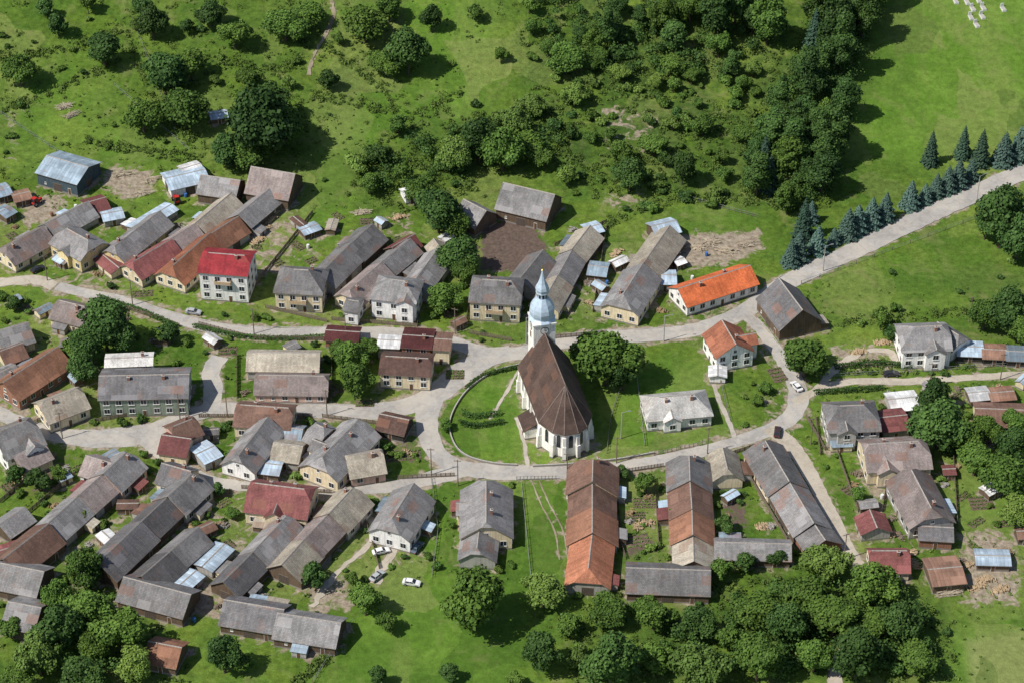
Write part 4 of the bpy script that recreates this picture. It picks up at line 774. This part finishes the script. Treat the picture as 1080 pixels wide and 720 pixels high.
# the closed middle storey between the counted woodland trees
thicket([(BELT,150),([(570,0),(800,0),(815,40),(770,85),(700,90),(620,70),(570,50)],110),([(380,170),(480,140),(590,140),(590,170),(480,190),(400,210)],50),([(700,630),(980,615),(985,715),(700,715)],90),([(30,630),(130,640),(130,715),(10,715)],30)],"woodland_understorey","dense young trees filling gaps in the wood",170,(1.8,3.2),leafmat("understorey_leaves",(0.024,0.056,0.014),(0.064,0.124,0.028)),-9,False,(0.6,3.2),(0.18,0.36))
thicket([([(0,300),(1080,300),(1080,600),(0,640)],2200),([(0,0),(540,0),(400,220),(0,220)],1100),([(560,600),(1080,600),(1080,720),(560,720)],300)],"weeds","rough grass tufts and weeds in gardens and meadows",10,(0.2,0.6),leafmat("weed_leaves",(0.055,0.115,0.018),(0.13,0.205,0.045)),-0.5,True)
def hedge(px,wd,hh,lab):
    pl=catmull(W_(px),0.5); c=[];n=[]
    for q in pl:
        for k in range(34):
            a_=R.uniform(-1,1); z=R.random(); t=R.random()
            if t<0.45: p=(q.x+R.uniform(-.4,.4)+a_*wd/2,q.y+a_*0,hh); nn=(0,0,1)
            else: s=1 if R.random()<0.5 else -1; p=(q.x+R.uniform(-.4,.4),q.y+s*wd/2,z*hh); nn=(R.uniform(-.6,.6),s,0.3)
            c.append((p[0],p[1]+R.uniform(-.3,.3),H(q.x,q.y)+p[2]+R.uniform(-.1,.1))); n.append(nn)
    c=np.array(c);n=np.array(n,float)+NR.normal(0,0.3,(len(n),3)); obj("hedge",quads(c,n,NR.uniform(0.12,0.24,len(c)),NR.uniform(0.1,0.8,len(c)),ML2,"hedge"),label=lab,cat="hedge")
hedge([(488,436),(500,440),(527,437)],1.2,1.3,"trimmed dark hedge inside the churchyard"); hedge([(486,446),(500,450),(530,446)],1.2,1.1,"second trimmed dark hedge in the churchyard"); hedge([(205,345),(250,355),(300,358),(345,356)],1.0,1.0,"low hedge along the village street"); hedge([(105,315),(150,330),(185,345)],1.0,1.2,"roadside hedge by the bend")
hedge([(760,520),(785,522)],1.0,0.8,"low garden hedge beside a barn"); hedge([(880,388),(930,385),(960,388)],1.2,1.3,"hedge beside the dirt track"); hedge([(860,415),(905,412),(930,410)],1.2,1.2,"hedge along the farm track"); hedge([(492,410),(510,397),(545,388)],0.9,0.9,"low curved hedge inside the churchyard wall")
# ---------------------------------------------------------------- fences and walls
def fence(px,style,lab):
    pl=catmull(W_(px),1.25) if len(px)>2 else [Vector((*P2(*px[0]),0)).lerp(Vector((*P2(*px[1]),0)),i/12) for i in range(13)]
    b=MB(); hh={'wall':0.6,'board':1.3,'wire':1.2}[style]
    for i in range(len(pl)-1):
        p,q=pl[i],pl[i+1]; d=q-p; L=d.length; an=math.atan2(d.y,d.x); z=H((p.x+q.x)/2,(p.y+q.y)/2)
        if style=='wall': b.box(-0.01,L+0.01,-0.11,0.11,-0.5,hh,0,an,(p.x,p.y,z)); b.box(-0.01,L+0.01,-0.14,0.14,hh+0.003,hh+0.06,1,an,(p.x,p.y,z))
        else:
            b.box(-0.06,0.06,-0.06,0.06,-0.5,hh+0.1,1,an,(p.x,p.y,z))
            if style=='board':
                for k in range(5): b.box(k*L/5+0.04,(k+1)*L/5-0.04,-0.035,-0.01,0.1,hh+R.uniform(-.05,.05),0,an,(p.x,p.y,z))
            for zz in(0.35,hh-0.15): b.box(0,L,0.01,0.06,zz,zz+0.07,0,an,(p.x,p.y,z))
    nm_={'wall':'stone_wall','board':'wooden_fence','wire':'rail_fence'}[style]; mt={'wall':[WM['grey'],M_conc],'board':[M_wood,M_wood],'wire':[M_metal,M_wood]}[style]
    obj(nm_,b.mesh(nm_,mt),label=lab,cat={'wall':'wall','board':'fence','wire':'fence'}[style])
fence([(548,385),(520,393),(495,410),(480,430),(474,450),(480,470),(494,482),(520,489),(545,491)],'wall',"low pale churchyard wall following the curved street")
fence([(562,492),(600,490),(650,485),(690,478)],'wall',"low pale churchyard wall beside the street")
fence([(640,478),(645,440),(655,410),(665,392)],'wire',"thin metal fence beside the churchyard lawn")
FL=[([(210,343),(260,356)],'board'),([(268,358),(345,359)],'board'),([(495,352),(540,360)],'board'),([(575,358),(640,352)],'board'),([(690,480),(745,468)],'wire'),([(420,505),(480,502)],'board'),([(545,506),(590,505)],'wire'),([(660,498),(700,492)],'board'),([(740,490),(800,470)],'board'),
([(130,325),(190,345)],'board'),([(280,325),(345,340)],'board'),([(350,338),(440,345)],'board'),([(845,300),(1070,215)],'wire'),([(25,545),(80,500)],'board'),([(210,440),(330,440)],'board'),([(100,445),(200,428)],'board'),([(255,515),(350,520)],'board'),([(865,398),(1080,385)],'wire'),([(850,440),(870,475)],'board'),([(330,720),(372,655)],'wire'),([(600,610),(600,500)],'wire'),([(560,610),(550,510)],'wire'),([(455,505),(462,560),],'wire'),([(462,560),(455,610)],'wire'),([(755,385),(770,445)],'wire'),([(680,470),(672,400)],'wire'),([(120,90),(200,160)],'wire'),([(140,20),(185,140)],'wire'),([(0,120),(90,180)],'wire'),([(640,240),(625,330)],'board'),([(725,210),(800,230)],'wire'),([(500,300),(490,345)],'board'),([(445,300),(440,345)],'board'),([(340,440),(420,450)],'board'),([(650,560),(660,590)],'board'),([(785,495),(830,570)],'board'),([(940,480),(930,540)],'board'),([(1005,480),(1010,560)],'board'),([(880,470),(905,540)],'board'),
([(270,300),(330,225)],'board'),([(340,325),(360,300)],'board'),([(180,520),(110,600)],'board'),([(230,520),(170,560)],'board'),([(380,530),(400,600)],'board'),([(0,530),(60,480)],'board'),([(250,375),(250,420)],'board'),([(350,375),(350,425)],'board'),([(90,420),(30,450)],'board'),([(650,505),(655,560)],'board'),([(690,505),(695,580)],'board'),([(1010,380),(1080,378)],'board'),([(940,448),(1010,445)],'board'),([(860,440),(865,480)],'board'),([(585,260),(640,235)],'board')]
for p,s in FL: fence(p,s,{'board':"weathered wooden board fence along a garden",'wire':"thin post and rail fence between plots"}[s])
# ---------------------------------------------------------------- vehicles
def carmesh():
    prof=[(-2.1,0.35),(-2.15,0.75),(-2.0,0.95),(-1.0,0.98),(0.85,0.98),(1.75,0.85),(2.1,0.7),(2.12,0.35)]
    b=MB(); n=len(prof); v=[(x,-0.82+ (0.08 if abs(x)>2 else 0),z) for x,z in prof]+[(x,0.82-(0.08 if abs(x)>2 else 0),z) for x,z in prof]
    b.add(v,[tuple(range(n)),tuple(range(2*n-1,n-1,-1))]+[(i,n+i,n+(i+1)%n,(i+1)%n) for i in range(n)]); body=b
    c=MB(); base=[(-1.55,-0.76),(1.0,-0.76),(1.0,0.76),(-1.55,0.76)]; top=[(-1.2,-0.6),(0.3,-0.6),(0.3,0.6),(-1.2,0.6)]
    c.add([(x,y,0.975) for x,y in base]+[(x,y,1.38) for x,y in top],[(0,1,5,4),(1,2,6,5),(2,3,7,6),(3,0,4,7)]); 
    r=MB(); r.box(-1.22,0.32,-0.62,0.62,1.381,1.44,0,tx=0.05,ty=0.05)
    for s in(-1,1):
        for (x0,z0,x1,z1) in((0.98,0.99,0.3,1.38),(-0.35,0.99,-0.38,1.38),(-1.53,0.99,-1.2,1.38)): r.tube((x0,s*0.765,z0),(x1,s*0.61,z1),0.04,0.04,4)
    return body,c,r
cb,cc,cr=carmesh(); ccm=cc.mesh("window",[M_glass]); wt=MB(); wt.tube((0,-0.1,0),(0,0.1,0),0.32,0.32,12,0); wt.tube((0,-0.11,0),(0,0.11,0),0.18,0.18,8,1); wtm=wt.mesh("wheel",[M_rub,M_metal])
hl=MB(); hl.box(-0.02,0.05,-0.16,0.16,-0.07,0.07); hlm=hl.mesh("headlight",[plain("headlight_glass",(0.7,0.7,0.65),0.2,0.05)]); tlm=hl.mesh("taillight",[plain("taillight_red",(0.4,0.02,0.02),0.3,0.05)])
CARM={}
def car(px,py,ang,c,word,lab):
    if word not in CARM:
        pm=plain("paint_"+word,c,0.3,0.04,1,spec=0.5); CARM[word]=(cb.mesh("body",[pm]),cr.mesh("cabin_roof",[pm]))
    q=P(px,py,0.6); E=obj("parked_car",None,None,(q.x,q.y,H(q.x,q.y)+0.06),math.radians(ang),lab,"car"); a_,b_=CARM[word]
    obj("body",a_,E); obj("cabin_roof",b_,E); obj("window",ccm,E)
    for x in(-1.3,1.35):
        for y in(-0.76,0.76): obj("wheel",wtm,E,(x,y,0.32))
    for y in(-0.58,0.58): obj("headlight",hlm,E,(2.1,y,0.62)); obj("taillight",tlm,E,(-2.16,y,0.7))
car(434,614,-12,(0.75,0.75,0.74),"white","white hatchback parked on the grass"); car(402,581,20,(0.75,0.75,0.74),"white","white car beside a grey-roofed farmhouse"); car(840,407,115,(0.72,0.72,0.7),"white","white car parked at the road fork")
car(820,455,80,(0.05,0.03,0.03),"dark_brown","dark brown car parked beside the lane"); car(940,394,5,(0.03,0.03,0.035),"black","black car parked beside the dirt track"); car(440,577,60,(0.10,0.14,0.18),"blue_grey","dark blue-grey car parked in the yard"); car(40,284,40,(0.05,0.05,0.06),"black","dark car in a dusty yard"); car(398,607,50,(0.4,0.42,0.43),"silver","silver car parked on worn grass"); car(204,329,-12,(0.4,0.42,0.43),"silver","silver car parked by a garden fence")
def tractor(px,py,an):
    q=P(px,py,1); E=obj("tractor",None,None,(q.x,q.y,H(q.x,q.y)),an,"red tractor in a muddy farm yard","tractor"); red=plain("tractor_red",(0.45,0.03,0.02),0.4,0.1)
    b=MB(); b.box(0,2.1,-0.4,0.4,0.8,1.5,0,tx=0.08,ty=0.06); b.box(-1.3,0,-0.5,0.5,0.7,1.2,0); obj("body",b.mesh("body",[red]),E)
    c=MB(); c.box(-1.2,0.1,-0.65,0.65,2.5,2.62,0)
    for x in(-1.15,0.05):
        for y in(-0.6,0.6): c.box(x-0.05,x+0.05,y-0.05,y+0.05,1.2,2.5,0)
    c.box(-1.1,0,-0.56,0.56,1.22,2.45,1); obj("cab",c.mesh("cab",[red,M_glass]),E); e=MB(); e.tube((1.2,0.2,1.5),(1.2,0.2,2.5),0.06,0.05); obj("exhaust",e.mesh("exhaust",[M_rub]),E)
    for x,s in((-0.8,2.3),(1.6,1.4)):
        for y in(-0.8,0.8): obj("wheel",wtm,E,(x,y,0.32*s),scale=(s,1.6,s))
tractor(38,213,0.9); tractor(186,211,2.0)
def pole(px,py,lamp=False):
    x,y=P2(px,py); E=obj("street_lamp" if lamp else "utility_pole",None,None,(x,y,H(x,y)),R.uniform(-0.4,0.4),"tall concrete street lamp with curved arm beside the road" if lamp else "wooden utility pole with crossarm beside the street","lamp" if lamp else "pole","poles along the streets")
    b=MB(); b.tube((0,0,-0.5),(0,0,8.5),0.16,0.1,8); obj("post",b.mesh("post",[M_conc if lamp else M_wood]),E)
    if lamp: c=MB(); c.tube((0,0,8.3),(1.6,0,8.9),0.05,0.04); c.box(1.5,2.2,-0.14,0.14,8.85,8.98); obj("lamp_head",c.mesh("lamp_head",[M_metal]),E)
    else:
        c=MB(); c.box(-0.9,0.9,-0.06,0.06,8.0,8.12)
        for k in(-0.8,-0.3,0.3,0.8): c.tube((k,0,8.12),(k,0,8.35),0.05,0.03)
        obj("crossarm",c.mesh("crossarm",[M_wood]),E)
for p in [(66,462,0),(190,442,0),(268,352,0),(140,322,0),(240,440,0),(650,488,0),(746,478,0),(868,286,1),(1030,212,1),(455,500,0),(480,352,0),(700,360,1),(655,462,1),(598,505,0),(855,468,0),(980,410,0),(345,438,0),(555,362,1),(890,590,0),(1022,340,0),(50,296,0),(365,358,0),(483,512,0),(1055,400,0)]: pole(p[0],p[1],bool(p[2]))
# ---------------------------------------------------------------- yard clutter
def logpile(px,py,n,L,an,lab,name="firewood_pile",mat=M_log,rad=(0.09,0.16),spread=(1.3,0.55),xy=None):
    x,y=xy or P2(px,py); b=MB(); s0,s1=spread
    b.lathe([(1.0,-0.2),(0.8,0.25),(0.4,0.5),(0,0.55)],9); b.v=[(a_*s0*1.7,b_*s1*1.9,c_) for a_,b_,c_ in b.v]
    for i in range(n):
        u=max(-1.8*s0,min(1.8*s0,R.gauss(0,s0))); v=max(-1.6*s1,min(1.6*s1,R.gauss(0,s1))); z=0.55*(1-min(1,abs(u)/(s0*2))) + R.uniform(0,0.3); t=R.uniform(-0.35,0.35) if R.random()<0.8 else R.uniform(0,3)
        d=Vector((-math.sin(t),math.cos(t),R.uniform(-.12,.12)))*L/2; c_=Vector((u,v,z+0.05)); b.tube(c_-d,c_+d,R.uniform(*rad),R.uniform(*rad),5)
    obj(name,b.mesh(name,[mat]),None,(x,y,H(x,y)),an,lab,"pile")
for p in [(285,232,80,0.9),(297,215,70,0.9),(272,255,70,0.9),(90,282,40,0.2),(262,268,30,1.0),(1040,612,60,0.3),(1055,622,50,0.3),(905,372,40,0.2),(805,556,40,0),(370,560,30,0.7),(235,585,30,0.7),(420,230,50,0.5),(1030,620,40,0.3),(680,552,30,0),(650,268,40,0.9),(930,362,30,0.2),(291,224,70,0.9),(278,243,70,0.9)]: logpile(p[0],p[1],p[2],1.0,p[3],"heap of split pale firewood in a yard")
ST=plain("sawn_timber",(0.45,0.38,0.28),0.8,0.3)
for p in [(735,262,30,0.1),(748,256,30,0.2),(765,265,24,-.1),(68,113,30,0.6),(76,122,20,0.8),(160,190,24,0.4),(715,262,20,0.4),(130,184,24,0.2),(380,225,20,0.3),(790,258,16,0.3),(150,205,18,0.6),(1000,625,30,0.2)]: logpile(p[0],p[1],p[2],3.6,p[3]+1.5,"stack of pale sawn planks on bare ground","plank_stack",ST,(0.06,0.1),(0.6,1.1))
DEB=[plain("grey_rubble",(0.30,0.28,0.26),0.9,0.4,6),plain("straw_and_manure",(0.28,0.20,0.11),0.95,0.4,5),M_log,M_wood]
k=0;tries=0
while k<75 and tries<5000:
    tries+=1; poly=R.choice(VIL); px=R.uniform(0,1080); py=R.uniform(200,650)
    if not inpoly(np.array([px]),np.array([py]),poly)[0]: continue
    x,y=P2(px,py)
    if roaddist(x,y)<1.5 or nearbuild(x,y,0.9) or not nearbuild(x,y,3.8) or KEEP(x,y): continue
    j=R.randrange(4); logpile(0,0,R.randint(12,26),R.uniform(0.5,1.4),R.uniform(0,3),["small heap of grey rubble beside a barn","brown straw and manure heap beside a barn","small pile of split firewood beside a wall","pile of weathered scrap boards beside a shed"][j],["rubble_heap","manure_heap","firewood_pile","scrap_wood_pile"][j],DEB[j],(0.08,0.16),(R.uniform(0.5,1.0),R.uniform(0.35,0.6)),xy=(x,y)); k+=1
def bed(px,py,lx,ly,an,rows,xy=None):
    x,y=xy or P2(px,py); b=MB(); b.box(-lx/2,lx/2,-ly/2,ly/2,-0.3,0.08,0,tx=0.1,ty=0.1); E=obj("vegetable_bed",None,None,(x,y,H(x,y)),an,"dark soil vegetable bed with green crop rows","garden bed","vegetable beds in gardens")
    obj("soil",b.mesh("soil",[plain("garden_soil",(0.14,0.10,0.075),0.95,0.35,2)]),E)
    c=[]
    for r in range(rows):
        for k in range(int(lx*11)): c.append((R.uniform(-lx/2+.2,lx/2-.2),-ly/2+ly*(r+0.5)/rows+R.gauss(0,0.14),0.15+R.random()*0.25))
    c=np.array(c); obj("crop_rows",quads(c,NR.normal(0,0.5,(len(c),3))+np.array([0,0,1]),NR.uniform(0.08,0.22,len(c)),NR.uniform(0.2,1,len(c)),ML3,"crop_rows"),E,kind="stuff")
for p in [(425,465,8,6,0.2,6),(425,480,9,4,0.1,4),(775,535,6,8,0,7),(672,570,6,5,0.2,4),(60,505,8,5,0.6,5),(480,395,5,4,0,4),(930,440,5,4,0,4),(820,395,4,6,0.3,4),(350,420,7,3,0,3),(680,530,6,4,0,4),(460,395,5,3,0.5,3),(240,370,5,4,0,3),(670,545,5,4,0,4),(232,520,6,3,0.1,3),(385,425,5,3,0,3),(1035,530,6,5,0.1,4),(160,510,5,3,.7,3),(640,320,4,6,.3,4),(475,330,4,4,.2,3),(150,310,6,3,.1,3)]:
    if not nearbuild(*P2(p[0],p[1]),1.5): bed(*p)
k=0;tries=0;BP=[]
while k<26 and tries<4000:
    tries+=1; poly=R.choice(VIL); px=R.uniform(0,1080); py=R.uniform(200,650)
    if not inpoly(np.array([px]),np.array([py]),poly)[0]: continue
    x,y=P2(px,py)
    if roaddist(x,y)<3.5 or nearbuild(x,y,2.4) or KEEP(x,y) or any(math.hypot(x-a_,y-b_)<6 for a_,b_ in BP): continue
    BP.append((x,y)); bed(0,0,R.uniform(3.2,5),R.uniform(2,3.4),R.choice([0.7,0.1,2.3]),3,xy=(x,y)); k+=1
gs=plain("gravestone_marble",(0.62,0.61,0.58),0.5,0.15); gm=MB(); gm.box(-0.6,0.6,-1.1,1.1,-0.2,0.3,0,tx=0.05,ty=0.05); gm.box(-0.5,0.5,0.9,1.1,0.31,1.3,0,tx=0.08); gm.box(-0.45,0.45,-0.95,0.8,0.303,0.36,1)
gmm=gm.mesh("gravestone",[gs,M_conc])
for p in [(1008,2),(1020,3),(1032,1),(1026,10),(1037,9),(1024,19),(1036,18),(1030,27),(1058,10)]:
    x,y=P2(*p); obj("gravestone",gmm,None,(x,y,H(x,y)),R.uniform(-.1,.1)+0.2,"pale marble grave with headstone on the slope","gravestone","graves in the hillside cemetery",scale=1.15)
bl=MB(); bl.lathe([(0,0),(0.32,0),(0.36,0.3),(0.36,0.6),(0.32,0.95),(0.0,0.95)],10,0)
blm={k:bl.mesh("barrel",[plain("barrel_"+k,c_,0.5,0.1)]) for k,c_ in{'blue':(0.05,0.15,0.4),'white':(0.7,0.7,0.7),'rusty':(0.2,0.1,0.06)}.items()}
for p in [(190,205,'blue'),(196,208,'blue'),(330,250,'blue'),(560,240,'white'),(745,270,'blue'),(1000,560,'white'),(240,600,'rusty'),(395,480,'blue'),(370,470,'white'),(205,655,'blue'),(198,652,'blue'),(660,565,'white'),(915,505,'rusty'),(930,525,'white'),(285,490,'blue'),(730,295,'white'),(640,300,'blue'),(325,262,'white'),(80,220,'white'),(55,228,'rusty')]:
    x,y=P2(p[0],p[1])
    if not nearbuild(x,y,0.3): obj("barrel",blm[p[2]],None,(x,y,H(x,y)),0,f"{p[2]} barrel standing in a farm yard","barrel","barrels in yards",scale=1.3)
finish_ground()
print("objects",len(bpy.data.objects),"bushes",cnt['b'],"leanto",made)
